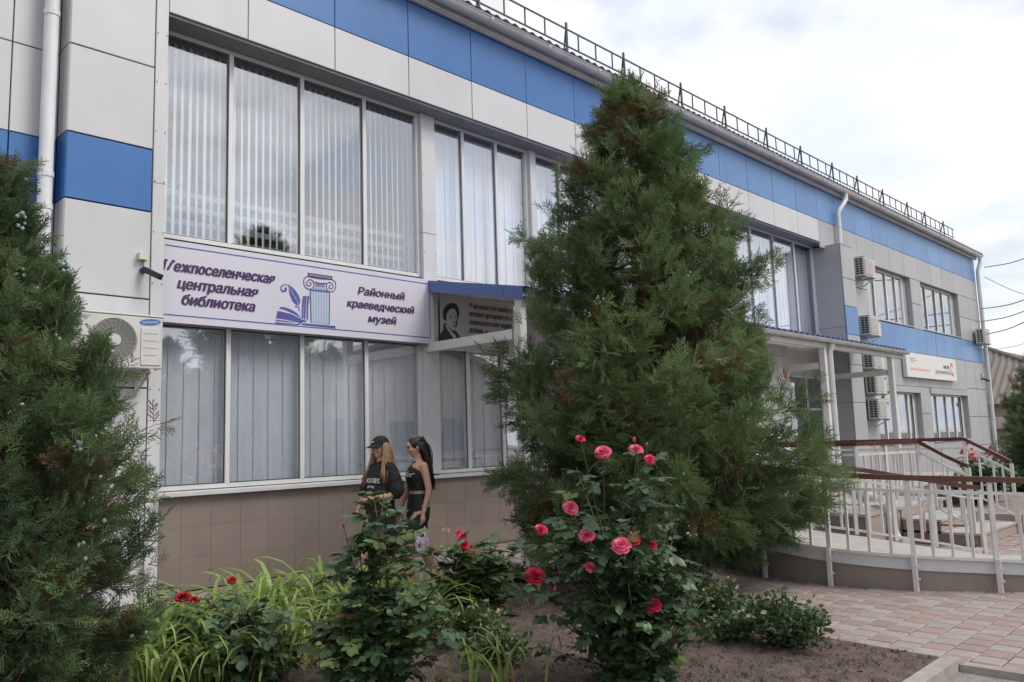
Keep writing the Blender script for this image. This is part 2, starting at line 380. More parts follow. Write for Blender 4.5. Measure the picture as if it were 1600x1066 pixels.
def streaks(m, amt=.10, sx=4.0, sz=.35):
    t = m.node_tree; b = t.nodes['Principled BSDF']; src = b.inputs['Base Color'].links[0].from_socket
    ge = t.nodes.new('ShaderNodeNewGeometry'); mp = t.nodes.new('ShaderNodeVectorMath'); mp.operation = 'MULTIPLY'; mp.inputs[1].default_value = (sx, sx, sz)
    n = t.nodes.new('ShaderNodeTexNoise'); n.inputs['Scale'].default_value = 1.0; n.inputs['Detail'].default_value = 6; n.inputs['Roughness'].default_value = .6
    mr = t.nodes.new('ShaderNodeMapRange'); mr.inputs[1].default_value = .42; mr.inputs[2].default_value = .72; mr.inputs[3].default_value = 1.0; mr.inputs[4].default_value = 1 - amt
    sc = t.nodes.new('ShaderNodeVectorMath'); sc.operation = 'SCALE'
    t.links.new(ge.outputs['Position'], mp.inputs[0]); t.links.new(mp.outputs[0], n.inputs['Vector']); t.links.new(n.outputs['Fac'], mr.inputs[0]); t.links.new(src, sc.inputs[0]); t.links.new(mr.outputs[0], sc.inputs['Scale']); t.links.new(sc.outputs[0], b.inputs['Base Color'])
for k_, a_ in (('panel_white', .045), ('panel_white_dimmed', .07), ('panel_blue', .06), ('panel_blue_paled', .08), ('trim_white', .08), ('gutter', .14), ('plinth_tile', .06), ('plinth_tile_light', .08), ('rail_white', .14), ('canopy_white', .12), ('pipe_white', .14), ('upvc', .08), ('concrete_pale', .12), ('ac_white', .12)): streaks(M[k_], a_)

# ================================================================ ground
DW, DF = 9.30, 8.93          # window plane, cladding plane of the facade
tag(MB().add([(-300, -300, -0.08), (400, -300, -0.08), (400, 400, -0.08), (-300, 400, -0.08)], [(0, 1, 2, 3)]).build('ground', M['far_ground']), kind='structure')
tag(MB().add([(-40, -30, -0.05), (6.12, -30, -0.05), (6.12, 1.90, -0.05), (-40, 1.90, -0.05)], [(0, 1, 2, 3)]).build('road', M['asphalt']), kind='structure')
pave = MB(); pave.add([(6.12, -12, -0.014), (22, -12, -0.014), (22, 9.4, -0.014), (6.12, 9.4, -0.014)], [(0, 1, 2, 3)])
pave.add([(-12, 6.4, -0.014), (6.12, 6.4, -0.014), (6.12, 9.4, -0.014), (-12, 9.4, -0.014)], [(0, 1, 2, 3)])
pavement = tag(pave.build('pavement', M['paver_base']), kind='structure')
def bed_edge(y):
    return float(np.interp(y, [1.9, 2.8, 3.8, 4.6, 5.2, 6.0, 6.6], [6.13, 6.22, 6.62, 7.35, 7.85, 7.8, 7.3]))
def noise2(x, y):
    return (math.sin(x * 3.1 + 1.3 * math.sin(y * 2.3)) + math.sin(y * 4.7 + x * 1.9) * 0.6 + math.sin(x * 11.3 + y * 7.1) * 0.35 + math.sin(x * 23.1 - y * 17.7) * 0.2) / 2.1
def bed_z(x, y):
    e = min(1, max(0, (bed_edge(y) - x) / 0.35), max(0, (y - 1.95) / 0.25), max(0, (6.6 - y) / 0.3))
    return 0.004 + e * (0.045 + 0.028 * noise2(x, y))
mb = MB(); nu, nv = 200, 70
for j in range(nv + 1):
    y = 1.98 + (6.6 - 1.98) * j / nv; xe = bed_edge(y)
    for i in range(nu + 1):
        x = -6 + (xe + 6) * (i / nu) ** 0.8
        mb.v.append((x, y, bed_z(x, y) + (random.uniform(-1, 1) * 0.011 if i < nu else 0)))
for j in range(nv):
    for i in range(nu):
        k = j * (nu + 1) + i; mb.f.append((k, k + 1, k + nu + 2, k + nu + 1)); mb.mi.append(0)
tag(mb.build('soil_ground', M['soil'], smooth=True), kind='structure')
mb = MB()                                     # clods, pebbles and dry leaf scraps on the soil
for _ in range(5200):
    y = random.uniform(2.0, 5.6); x = random.uniform(3.2, bed_edge(y) - 0.03); z = bed_z(x, y); r = random.choice((0.006, 0.008, 0.012, 0.012, 0.018, 0.026)) * random.uniform(0.7, 1.4)
    k = len(mb.v); a = random.uniform(0, 6.28)
    vs = [(x + r * math.cos(a + t) * random.uniform(.7, 1.2), y + r * math.sin(a + t) * random.uniform(.7, 1.2), z - 0.004) for t in (0, 1.57, 3.14, 4.71)]
    mb.add(vs + [(x + r * .2, y, z + r * random.uniform(.5, .9))], [(0, 1, 4), (1, 2, 4), (2, 3, 4), (3, 0, 4)])
tag(mb.build('soil_clods', M['soil']), 'small clods and pebbles scattered over the bare soil bed', 'clods', kind='stuff')
kb = thing('kerb', (6.1, 1.95, 0), 'worn concrete kerb between the soil bed and the asphalt at the corner', 'kerb')
for k in range(5):
    x1 = 6.11 - k * 1.0; MB().box(x1 - 0.992, x1, 1.86, 1.97, -0.09, 0.025).build('kerb_stone', M['kerb_stone'], kb)
for k in range(4):
    y1 = 1.855 - k * 1.0; MB().box(6.06, 6.15, y1 - 0.992, y1, -0.09, -0.004).build('kerb_stone', M['kerb_stone'], kb)

# ---- outer and inner edge of the curved ramp (x, y, top of the ramp)
OUT = bez([(11.0, 7.0, .48), (9.69, 5.99, .465), (8.906, 5.165, .445), (8.473, 4.414, .41), (8.39, 3.686, .345), (8.55, 2.94, .305), (8.89, 2.318, .275), (9.45, 1.5, .22), (10.3, .85, .12), (11.3, .55, .02)], 64)
INN = bez([(11.0, 6.0, .48), (10.3, 5.6, .465), (9.84, 4.95, .43), (9.92, 4.45, .36), (10.17, 4.03, .29), (10.5, 3.70, .2), (10.8, 3.36, .12), (11.1, 3.07, .04), (11.45, 2.75, .02)], 64)
def in_ramp(x, y):
    poly = [(p.x, p.y) for p in OUT] + [(p.x, p.y) for p in reversed(INN)]; c = False; j = len(poly) - 1
    for i in range(len(poly)):
        if (poly[i][1] > y) != (poly[j][1] > y) and x < (poly[j][0] - poly[i][0]) * (y - poly[i][1]) / (poly[j][1] - poly[i][1]) + poly[i][0]: c = not c
        j = i
    return c

# ---- paving stones: the 300 that show largest are single pieces
PX, PY = 0.19, 0.19
cand = []
for j in range(-32, 49):
    for i in range(0, 80):
        x = 6.17 + i * PX + (PX / 2 if j % 2 else 0); y = j * PY + 0.02
        if x < 6.17: continue
        if not (bed_edge(max(1.9, y)) - 0.22 < x or y > 6.7 or y < 1.9): continue
        if y > 9.2 or in_ramp(x, y) or (10.8 < x < 22 and y > 5.4) or (10.85 < x < 14 and y > 4.3) or (12.0 < x < 14 and y > 3.3): continue
        c = AX.T @ np.array([x, y, -EYE]); u, v = 800 + FOC * c[0] / c[2], 533 + FOC * c[1] / c[2]
        if c[2] > 1 and -30 < u < 1640 and v < 1100: cand.append((c[2], x, y, (i + j) % 2))
for j in range(33, 49):
    for i in range(0, 60):
        x = 6.17 - (i + 1) * PX + (PX / 2 if j % 2 else 0); y = j * PY + 0.02
        if 6.7 < y < 9.2 and x > 0: cand.append((99, x, y, (i + j) % 2))
cand.sort()
pv = {}
for nm in ('paver_pink', 'paver_beige'):
    b = bevel_box(PX - 0.009, 0.05, PY - 0.009, 0.008)       # turned so that its chamfered face looks up
    b.v = [(x, z, -y) for x, y, z in b.v]; pv[nm] = b.mesh('paving_stone', M[nm])
rest = {'paver_pink': MB(), 'paver_beige': MB()}
seen_n = 0
for d, x, y, par in cand:
    c = AX.T @ np.array([x, y, -EYE]); u, v = 800 + FOC * c[0] / c[2], 533 + FOC * c[1] / c[2]
    nm = 'paver_pink' if (par == 0) != (random.random() < 0.10) else 'paver_beige'; z = -0.025 + random.uniform(-0.003, 0.002)
    hid = (x < bed_edge(max(1.9, y)) - .1 and y > 1.9) or u < 1060 or (v > 1045 and u < 1480)
    if seen_n < 300 and d < 50 and not hid and v < 1070:
        o = link('paving_stone', pv[nm], None, pavement, (x, y, z)); o.rotation_euler = (random.uniform(-.008, .008), random.uniform(-.008, .008), random.uniform(-.012, .012)); seen_n += 1
    else:
        h = PX / 2 - 0.004; rest[nm].add([(x - h, y - h, z + .024), (x + h, y - h, z + .024), (x + h, y + h, z + .024), (x - h, y + h, z + .024)], [(0, 1, 2, 3)])
for nm, r in rest.items():
    r.build('paving_stones', M[nm], pavement, kind='stuff')

# ================================================================ the building
B = thing('library_building', (19.5, 9.3, 0), 'long two-storey public building clad in pale grey and blue panels', 'building')
XE = 35.45                                   # far corner
Z = dict(sill=1.11, head=2.98, floor2=4.03, soffit=6.58, seam=7.23, top=8.10)
W1 = (24.2, 27.9); W2 = (28.85, 32.9)        # windows of the far section
core = MB()
core.box(3.72, 21.44, 9.33, 9.55, 0, 1.06); core.box(3.72, 21.44, 9.36, 9.55, 3.07, 4.0)
core.box(2.70, XE - .03, 8.965, 9.55, 6.61, 8.26)
core.box(2.70, 3.66, 8.965, 9.55, 0, 6.61); core.box(-6, 2.70, 9.245, 9.55, 0, 8.26)
for (x0, x1) in ((21.45, W1[0]), (W1[1], W2[0]), (W2[1], XE - .03)): core.box(x0, x1, 8.965, 9.4, 0, 6.61)
for (x0, x1) in (W1, W2):
    core.box(x0, x1, 8.965, 9.4, 0, 1.13); core.box(x0, x1, 8.965, 9.4, 2.9, 4.8); core.box(x0, x1, 8.965, 9.4, 6.46, 6.61)
core.box(XE - .03, XE, 8.96, 15, 0, 8.0)
core.build('wall_core', M['joint'], B)
room = MB()
room.box(-6, XE - .04, 14.9, 15, 0, 8.0); room.box(3.7, XE - .04, 9.56, 14.9, 3.5, 3.62); room.box(3.7, XE - .04, 9.56, 14.9, 6.62, 6.7); room.box(3.7, XE - .04, 9.56, 14.9, 0.0, 0.1)
for x in (3.6, 7.7, 12.4, 16.65, 21.5, 28.3): room.box(x, x + .12, 9.56, 14.9, 0.1, 6.62)
room.build('inner_wall', M['room'], B)
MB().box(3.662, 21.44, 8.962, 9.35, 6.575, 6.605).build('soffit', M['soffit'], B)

# cladding of the top band: white row under blue row
xs = [3.68] + [4.66 + 1.265 * k for k in range(25)]
xs = [x for x in xs if x < XE - 0.4] + [XE]
for a, b in zip(xs[:-1], xs[1:]):
    far = a > 21
    panel(B, a, b, 6.605 if not far else 6.46, Z['seam'], DF, M['panel_white_dimmed' if far else 'panel_white'])
    panel(B, a, b, Z['seam'], Z['top'], DF, M['panel_blue_paled' if a > 12 else 'panel_blue'], gap=0.005)
# left pilaster
zs = [0.0, 1.27, 2.25, 3.22, 4.20, 4.915, 5.88, 6.85, 8.1]
for a, b in zip(zs[:-1], zs[1:]):
    m = M['panel_blue'] if abs(a - 4.20) < .01 else M['panel_white']
    panel(B, 2.645, 3.535, a, b, DF, m, gap=0.008)
    panel_x(B, DF + 0.002, 9.235, a, b, 2.645, m, gap=0.008)
for a, b in ((0.0, 1.9), (1.9, 4.54), (4.54, 8.1)): panel(B, 3.535, 3.675, a, b, DF - 0.012, M['trim_white'], 'trim_strip', t=0.04, gap=0.002)
scr = MB().tube([(0, 0, 0), (0, -.004, 0)], .007, 8).mesh('screw', M['iron'])
for k in range(13):
    for x in (3.555, 3.655): link('screw', scr, None, B, (x, DF - .0125, .5 + k * .58))
for k in range(9): link('screw', scr, None, B, (7.66, 9.204, 1.4 + k * .6)); link('screw', scr, None, B, (7.87, 9.204, 1.4 + k * .6))
# set-back wall on the far left
for x0, x1 in ((2.19, 2.64), (0.93, 2.19), (-0.33, 0.93), (-1.6, -0.33)):
    for a, b in zip([0.0, 1.25, 2.25, 3.20, 4.17, 4.875, 5.84, 6.8], [1.25, 2.25, 3.20, 4.17, 4.875, 5.84, 6.8, 7.96]):
        panel(B, x0, x1, a, b, 9.215, M['panel_blue'] if abs(a - 4.17) < .01 else M['panel_white'])
# plinth tiles below the sill
TL = 0.362
for i in range(20):
    for j in range(3):
        x0 = 3.72 + i * TL; z0 = j * 0.355
        panel(B, x0, x0 + TL, z0, z0 + 0.355, 9.295, M['plinth_tile'], 'tile', t=0.03, gap=0.001)
MB().box(3.72, 10.96, 9.299, 9.329, 0, 1.062).build('tile_bed', M['grout'], B)
MB().box(10.96, 21.44, 9.30, 9.33, 0, 1.06).build('plinth_wall', M['plinth_tile'], B)
for a, b in ((3.72, 7.60), (7.605, 10.8), (10.805, 21.44)):
    s = MB(); s.add([(a, 9.345, 1.125), (b, 9.345, 1.125), (b, 9.215, 1.105), (a, 9.215, 1.105), (a, 9.345, 1.06), (b, 9.345, 1.06), (b, 9.215, 1.06), (a, 9.215, 1.06)],
                    [(0, 3, 2, 1), (3, 7, 6, 2), (4, 5, 6, 7), (0, 4, 7, 3), (1, 2, 6, 5), (0, 1, 5, 4)]); s.build('window_sill', M['trim_white'], B)
for x in (7.63, 10.05, 12.35, 14.65, 16.6):
    wd = 0.27 if x < 8 else 0.15
    for z0, z1 in ((1.127, 2.99), (2.995, 4.7), (4.705, 6.572)): panel(B, x, x + wd, z0, z1, 9.205, M['trim_white'], 'pillar_panel', t=0.09, gap=0.001)

def frame_bars(x0, x1, z0, z1, mulls, y, fw=0.05, d=0.07, trans=()):
    m = MB()
    m.box(x0, x1, y, y + d, z0, z0 + fw); m.box(x0, x1, y, y + d, z1 - fw, z1)
    m.box(x0, x0 + fw, y, y + d, z0 + fw, z1 - fw); m.box(x1 - fw, x1, y, y + d, z0 + fw, z1 - fw)
    for x in mulls: m.box(x - fw * .55, x + fw * .55, y - .004, y + d, z0 + fw, z1 - fw)
    for t in trans: m.box(x0 + fw, x1 - fw, y + .003, y + d, t - fw / 2, t + fw / 2)
    return m
def window(x0, x1, z0, z1, mulls, y=9.275, blind='closed', pitch=0.1, trans=(), fw=0.05, gl='pane_glass'):
    f = frame_bars(x0, x1, z0, z1, mulls, y, fw, trans=trans).build('window', M['upvc'], B)
    e = [x0] + list(mulls) + [x1]
    for a, b in zip(e[:-1], e[1:]):
        # dark rubber seal proud of the glass edge, then the pane itself
        g = MB(); p, q, r, s_ = a + fw * .5, b - fw * .5, z0 + fw, z1 - fw; t = 0.012
        g.box(p, q, y + .02, y + .03, r, r + t); g.box(p, q, y + .02, y + .03, s_ - t, s_); g.box(p, p + t, y + .02, y + .03, r + t, s_ - t); g.box(q - t, q, y + .02, y + .03, r + t, s_ - t)
        g.build('seal', M['ac_dark'], f)
        MB().box(p, q, y + .036, y + .044, r, s_).build('pane', M[gl], f)
        if blind is None: continue
        if blind in ('open', 'closed', 'half'):
            wd, ang = {'open': (0.088, 0.80), 'closed': (0.120, 0.07), 'half': (0.100, 0.40)}[blind]
            h = round(z1 - z0 - 0.10, 3); key = ('slat', h, wd)
            if key not in CACHE: CACHE[key] = MB().box(-wd / 2, wd / 2, -.0015, .0015, -h / 2, h / 2).mesh('blind_slat', M['blind'])
            n = int((b - a - 0.06) / pitch)
            for k in range(n + 1):
                x = a + 0.05 + (b - a - 0.1) * k / max(1, n)
                o = link('blind_slat', CACHE[key], None, f, (x, y + (.12 if z0 < 2 else .20) + (.006 if k % 2 else 0), (z0 + z1) / 2))
                o.rotation_euler = (random.uniform(-.004, .004), random.uniform(-.004, .004), ang + random.uniform(-.10, .10) * (.7 if blind != 'closed' else (.9 if random.random() < .08 else .15)))
    return f
bays = [(3.76, 7.63, [4.62, 5.63, 6.64], 'open', 'closed'), (7.90, 10.05, [8.54, 9.29], 'closed', 'closed'), (10.2, 12.35, [10.9, 11.62], 'closed', 'half'),
        (12.5, 14.65, [13.2, 13.92], 'closed', None), (14.8, 16.6, [15.7], 'closed', None), (16.75, 21.43, [17.94, 19.09, 20.26], 'closed', None)]
for x0, x1, mu, up, lo in bays:
    window(x0, x1, 4.03, 6.572, mu, blind=up)
    if x0 < 12: window(x0, x1, 1.127, 3.065, mu, blind=lo)
    elif x0 > 16: window(17.45, 21.43, 0.50, 3.0, [18.3, 19.4, 20.4], blind='half', trans=(2.15,))
MB().box(17.4, 21.44, 9.32, 9.34, 3.0, 4.03).build('spandrel', M['trim_white'], B)
for z in (4.18, 4.36, 4.54, 4.72): MB().box(3.8, 7.6, 9.66, 9.70, z - .035, z + .035).build('inner_bar', M['upvc'], B)

# far section: windows in shallow recesses, blue belt, panels dimmed in colour for the steep view angle
for (x0, x1) in (W1, W2):
    window(x0, x1 - .38, 4.84, 6.45, [x0 + .9, x0 + 1.9, x0 + 2.7], y=9.07, blind='half' if x0 < 25 else None, pitch=0.12, fw=0.07)
    window(x0, x1 - .30, 1.15, 2.72, [x0 + 1.0, x0 + 2.0, x0 + 2.9], y=9.07, blind='half', pitch=0.12, fw=0.07)
    MB().box(x0, x1 + .0, 8.90, 9.10, 2.70, 2.89).build('shutter_box', M['panel_white_dimmed'], B)
    MB().box(x0 - .05, x1 + .05, 8.88, 9.07, 1.125, 1.15).build('window_sill', M['trim_white'], B)
    MB().box(x0, x1, 8.90, 9.07, 4.81, 4.84).build('window_sill', M['panel_white_dimmed'], B)
    for z0, z1 in ((1.155, 2.70), (4.85, 6.455)): MB().box(x1 - .37, x1 - .005, 9.085, 9.11, z0, z1).build('jamb_panel', M['panel_white_dimmed'], B)
    for z0, z1 in ((1.155, 2.70), (4.85, 6.455)): MB().box(x1 - .003, x1 + .004, 8.935, 9.085, z0, z1).build('jamb_panel', M['panel_white_dimmed'], B)
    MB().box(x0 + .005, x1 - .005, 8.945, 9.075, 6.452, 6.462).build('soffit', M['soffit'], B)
cols = [(22.3, 23.2), (23.2, W1[0]), (W1[1], W2[0]), (W2[1], 34.15), (34.15, XE)]
for x0, x1 in cols:
    zz = [0.0, 0.9, 1.95, 2.98, 4.0] if x0 < 23 or x0 > 32 else [0.0, 1.13, 2.05, 2.9, 4.0]
    for a, b in zip(zz[:-1], zz[1:]): panel(B, x0, x1, a, b, DF, M['panel_white_dimmed'], gap=0.008)
    for a, b in ((4.79, 5.63), (5.63, 6.46)): panel(B, x0, x1, a, b, DF, M['panel_white_dimmed'], gap=0.008)
for x0, x1 in (W1, W2):
    h = (x1 - x0) / 3
    for k in range(3):
        panel(B, x0 + k * h, x0 + k * h + h, 0.0, 1.12, DF, M['panel_white_dimmed']); panel(B, x0 + k * h, x0 + k * h + h, 2.9, 4.0, DF, M['panel_white_dimmed'])
x = 22.3
while x < XE - .2:
    x2 = min(x + 0.95, XE); panel(B, x, x2, 4.0, 4.79, DF - .004, M['panel_blue_paled'], gap=0.005); x = x2
# deep pilaster between the two sections
MB().box(21.46, 22.27, 8.56, 8.96, 0, 6.50).build('pilaster_core', M['joint'], B)
for a, b in zip([0.48, 2.3, 3.30, 4.1, 4.86, 5.62], [2.3, 3.30, 4.1, 4.86, 5.62, 6.53]):
    panel(B, 21.44, 22.28, a, b, 8.53, M['panel_blue_paled'] if abs(a - 4.1) < .01 else M['panel_white_dimmed'], gap=.006)
for a, b in zip([0.48, 2.3, 4.3], [2.3, 4.3, 6.53]): panel_x(B, 8.562, 9.34, a, b, 21.43, M['panel_white_dimmed'], gap=.005)
MB().box(21.435, 22.29, 8.525, 8.93, 6.532, 6.55).build('pilaster_cap', M['panel_white_dimmed'], B)

# eaves, gutter, roof
MB().box(-6, XE + .1, 8.86, 8.925, 8.105, 8.125).build('eave_soffit', M['gutter'], B)
MB().box(-6, XE + .15, 8.84, 8.865, 8.13, 8.33).build('eave_board', M['gutter'], B)
prof = [(-0.095 * math.cos(a), -0.095 * math.sin(a)) for a in np.linspace(0, pi, 9)]
prof = [(-0.108, 0.006)] + prof
GY, GZ = 8.735, 8.27
gt = MB().sweep(prof, [(Vector((x, GY, GZ)), Vector((0, 1, 0))) for x in (-6, 35.75)]).build('gutter', M['gutter'], B)
gt.modifiers.new('t', 'SOLIDIFY').thickness = 0.006; auto_smooth(gt)
jp = [(-0.106 * math.cos(a), -0.106 * math.sin(a)) for a in np.linspace(0, pi, 9)]
jm = MB().sweep(jp, [(Vector((x, 0, 0)), Vector((0, 1, 0))) for x in (-.03, .03)]).mesh('gutter_joint', M['gutter'])
for k in range(24): link('gutter_joint', jm, None, gt, (3.2 + k * 1.37, GY, GZ))
rf = MB(); nx = 1040; X0, X1 = -6.0, 36.1
for y, z in ((8.72, 8.40), (15.2, 10.15)):
    for i in range(nx + 1):
        x = X0 + (X1 - X0) * i / nx; rf.v.append((x, y, z + 0.02 * math.sin(x * 2 * pi / 0.21)))
for i in range(nx): rf.f.append((i, i + 1, nx + 2 + i, nx + 1 + i)); rf.mi.append(0)
rfo = rf.build('roof', M['roof_metal'], B); rfo.modifiers.new('t', 'SOLIDIFY').thickness = 0.012
def pipe(name, pts, r, m, parent, ribs=()):
    o = MB().tube(pts, r, 12).build(name, m, parent); auto_smooth(o)
    for p in ribs: MB().tube([Vector(p) - Vector((0, 0, .03)), Vector(p) + Vector((0, 0, .03))], r + .008, 12).build('pipe_clamp', m, o)
    return o
pipe('downpipe', [(2.50, 9.06, 8.0), (2.50, 9.06, 0.1)], 0.072, M['pipe_white'], B, [(2.50, 9.06, z) for z in (4.44, 4.10, 6.2, 2.3)])
pipe('downpipe', bez([(22.62, GY, 8.18), (22.6, GY, 8.02), (22.42, 8.78, 7.80), (22.25, 8.83, 7.6), (22.22, 8.83, 7.3), (22.2, 8.83, 6.9), (22.2, 8.83, 6.56)], 16), 0.065, M['pipe_white'], B, [(22.21, 8.83, 7.2)])
pipe('downpipe', bez([(35.6, GY, 8.18), (35.6, GY, 8.0), (35.5, 8.78, 7.78), (35.45, 8.82, 7.5), (35.44, 8.82, 6), (35.44, 8.82, 3), (35.44, 8.82, 0.25)], 20), 0.075, M['pipe_white'], B, [(35.44, 8.82, z) for z in (6.4, 3.9, 1.9)])

# snow guard railing along the roof edge
G = thing('roof_railing', (20, 9.3, 8.47), 'thin black metal railing along the roof edge above the gutter', 'railing')
for z in (9.27, 8.93): MB().bar((-2, 9.3, z), (34.6, 9.3, z), .025, .025).build('rail', M['iron'], G)
sup = MB(); sup.bar((0, 9.28, 8.45), (0, 9.3, 9.40), .036, .036); sup.bar((0, 9.3, 9.38), (0.24, 9.62, 8.62), .026, .026); sup.bar((0, 9.28, 8.47), (-.06, 9.1, 8.42), .02, .02)
sm_ = sup.mesh('support', M['iron']); pk = MB().bar((0, 9.3, 8.93), (0, 9.3, 9.27), .022, .022).mesh('picket', M['iron'])
x = -1.0; k = 0
while x < 34.8:
    link('support', sm_, None, G, (x, 0, 0)).rotation_euler = (0, random.uniform(-.02, .02), 0)
    for q in (1, 2, 3):
        if x + q * .53 < 34.6: link('picket', pk, None, G, (x + q * .53, 0, 0))
    x += 2.02

# ================================================================ entrance canopy
CX0, CX1, CY = 7.70, 21.75, 7.28
C = thing('entrance_canopy', (14.7, 8.2, 0), 'white-framed entrance canopy with blue corrugated roof and posts', 'canopy')
rf = MB(); nx = 560
for y, z in ((CY - .08, 3.565), (9.19, 3.95)):
    for i in range(nx + 1):
        x = CX0 - .05 + (CX1 - CX0 + .1) * i / nx; rf.v.append((x, y, z + 0.018 * math.sin(x * 2 * pi / 0.25)))
for i in range(nx): rf.f.append((i, i + 1, nx + 2 + i, nx + 1 + i)); rf.mi.append(0)
o = rf.build('roof_sheet', M['canopy_blue'], C); o.modifiers.new('t', 'SOLIDIFY').thickness = 0.008
# blue folded edge strip down the near side of the roof, in two lengths
for (ya, yb) in ((9.19, 7.55), (7.545, 7.19)):
    za, zb = 3.97 - (9.19 - ya) * .2, 3.97 - (9.19 - yb) * .2
    f = MB(); f.add([(CX0 - .075, ya, za - .17), (CX0 - .075, yb, zb - .17), (CX0 - .075, yb, zb), (CX0 - .075, ya, za), (CX0 + .10, ya, za + .004), (CX0 + .10, yb, zb + .004), (CX0 - .06, ya, za - .17), (CX0 - .06, yb, zb - .17)],
                    [(0, 1, 2, 3), (3, 2, 5, 4), (0, 6, 7, 1), (6, 4, 5, 7)]); f.build('edge_strip', M['canopy_fascia'], C)
POSTS = (7.62, 12.25, 16.96, 20.86)
for x in POSTS:
    z0 = 0.0 if x < 10 else 0.49
    MB().box(x + .03, x + .15, CY, CY + .12, z0, 3.33).build('post', M['canopy_white'], C)
    MB().box(x + .02, x + .13, CY + .15, 9.19, 2.90, 3.03).build('cross_beam', M['canopy_white'], C)
MB().box(CX0 - .02, CX1 - .02, CY - .005, CY + .12, 3.332, 3.45).build('front_beam', M['canopy_white'], C)
for x in np.arange(CX0 + .25, CX1, 1.17):
    MB().bar((x, CY + .16, 3.47), (x, 9.19, 3.86), .05, .10).build('rafter', M['canopy_white'], C)
MB().add([(CX0, CY + .02, 3.52), (CX1, CY + .02, 3.52), (CX1, 9.18, 3.915), (CX0, 9.18, 3.915)], [(0, 1, 2, 3)]).build('ceiling_board', M['canopy_white'], C)
prof = [(-.075, .006)] + [(-0.065 * math.cos(a), -0.065 * math.sin(a)) for a in np.linspace(0, pi, 8)]
cg = MB().sweep(prof, [(Vector((x, CY - .09, 3.50)), Vector((0, 1, 0))) for x in (CX0 - .05, CX1 + .05)]).build('gutter', M['gutter'], C)
cg.modifiers.new('t', 'SOLIDIFY').thickness = 0.005; auto_smooth(cg)
jp = [(-0.073 * math.cos(a), -0.073 * math.sin(a)) for a in np.linspace(0, pi, 8)]
jm2 = MB().sweep(jp, [(Vector((x, 0, 0)), Vector((0, 1, 0))) for x in (-.025, .025)]).mesh('gutter_joint', M['gutter'])
for x in np.arange(8.6, CX1, 0.93): link('gutter_joint', jm2, None, cg, (x, CY - .09, 3.50))
dp = MB().tube([(17.22, CY - .09, 3.42), (17.22, CY - .02, 3.25), (17.22, CY - .02, 0.72), (17.05, CY - .2, 0.58)] , .06, 10).build('downpipe', M['pipe_white'], C); auto_smooth(dp)
pp = MB().tube(bez([(17.05, CY - .2, .58), (15.5, 6.4, .56), (13.2, 5.2, .56), (11.85, 4.42, .57), (11.62, 4.28, .52), (11.58, 4.22, .35), (11.56, 4.19, .2), (11.52, 4.13, .10), (11.38, 3.98, .09)], 40), .055, 10).build('drain_pipe', M['pipe_white'], C); auto_smooth(pp)

# closed porch under the canopy
P = thing('entrance_porch', (15.4, 8.8, .49), 'white panelled entrance porch in the shade under the canopy', 'porch')
MB().box(13.5, 17.3, 8.25, 9.28, .49, 3.35).build('wall', M['canopy_white'], P)
for z in np.arange(.62, 3.3, .24): MB().box(13.5, 17.3, 8.235, 8.25, z, z + .225).build('siding_board', M['canopy_white'], P)
MB().box(14.6, 15.9, 8.2, 8.235, .5, 2.6).build('door', M['upvc'], P)
MB().box(16.72, 17.2, 8.205, 8.235, 2.72, 3.02).build('notice_board', M['sign_white'], P); MB().box(16.95, 17.12, 8.198, 8.204, 2.76, 2.96).build('notice_mark', M['ink_red'], P)

# ================================================================ platform, steps and ramp
PZ = 0.48
F = thing('entrance_platform', (13, 6, 0), 'tiled entrance platform with three broad steps and pale treads', 'steps')
MB().box(10.87, 13.98, 4.30, 5.6, 0, PZ - .04).build('base', M['grout'], F); MB().box(10.87, 22.2, 5.6, 9.3, 0, PZ - .04).build('base', M['grout'], F)
def slab(x0, x1, y0, y1, z, t=.04): return MB().box(x0, x1, y0, y1, z - t, z).build('tread', M['concrete_pale'], F)
slab(10.83, 14.02, 4.26, 5.58, PZ); slab(10.83, 22.2, 5.585, 9.29, PZ)
for k in range(3):                     # front face of the platform, light tiles at the corner
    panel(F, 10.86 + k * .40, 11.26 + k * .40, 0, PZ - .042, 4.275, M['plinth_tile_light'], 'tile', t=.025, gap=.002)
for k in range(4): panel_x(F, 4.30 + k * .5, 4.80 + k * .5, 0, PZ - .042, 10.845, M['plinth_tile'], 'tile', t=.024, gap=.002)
ST = [(3.28, .165), (3.76, .325)]
for y, z in ST:
    z_lo = z - .16
    MB().box(12.09, 13.85, y + .025, 4.295, max(0, z_lo), z - .03).build('base', M['grout'], F)
    MB().box(12.05, 13.88, y - .015, 4.255 if y > 3.5 else 3.76, z - .03, z).build('tread', M['concrete_pale'], F)
for k, (y, z0, z1) in enumerate(((3.28, 0, .133), (3.76, .167, .293), (4.26, .327, .437))):
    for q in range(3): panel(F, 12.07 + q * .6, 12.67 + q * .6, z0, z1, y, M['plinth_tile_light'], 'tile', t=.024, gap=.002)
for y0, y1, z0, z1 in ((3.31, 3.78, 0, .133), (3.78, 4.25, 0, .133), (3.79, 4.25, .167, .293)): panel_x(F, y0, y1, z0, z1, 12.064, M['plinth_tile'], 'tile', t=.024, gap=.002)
MB().box(13.885, 14.05, 3.2, 4.25, 0, .26).build('side_wall', M['plinth_tile_light'], F)

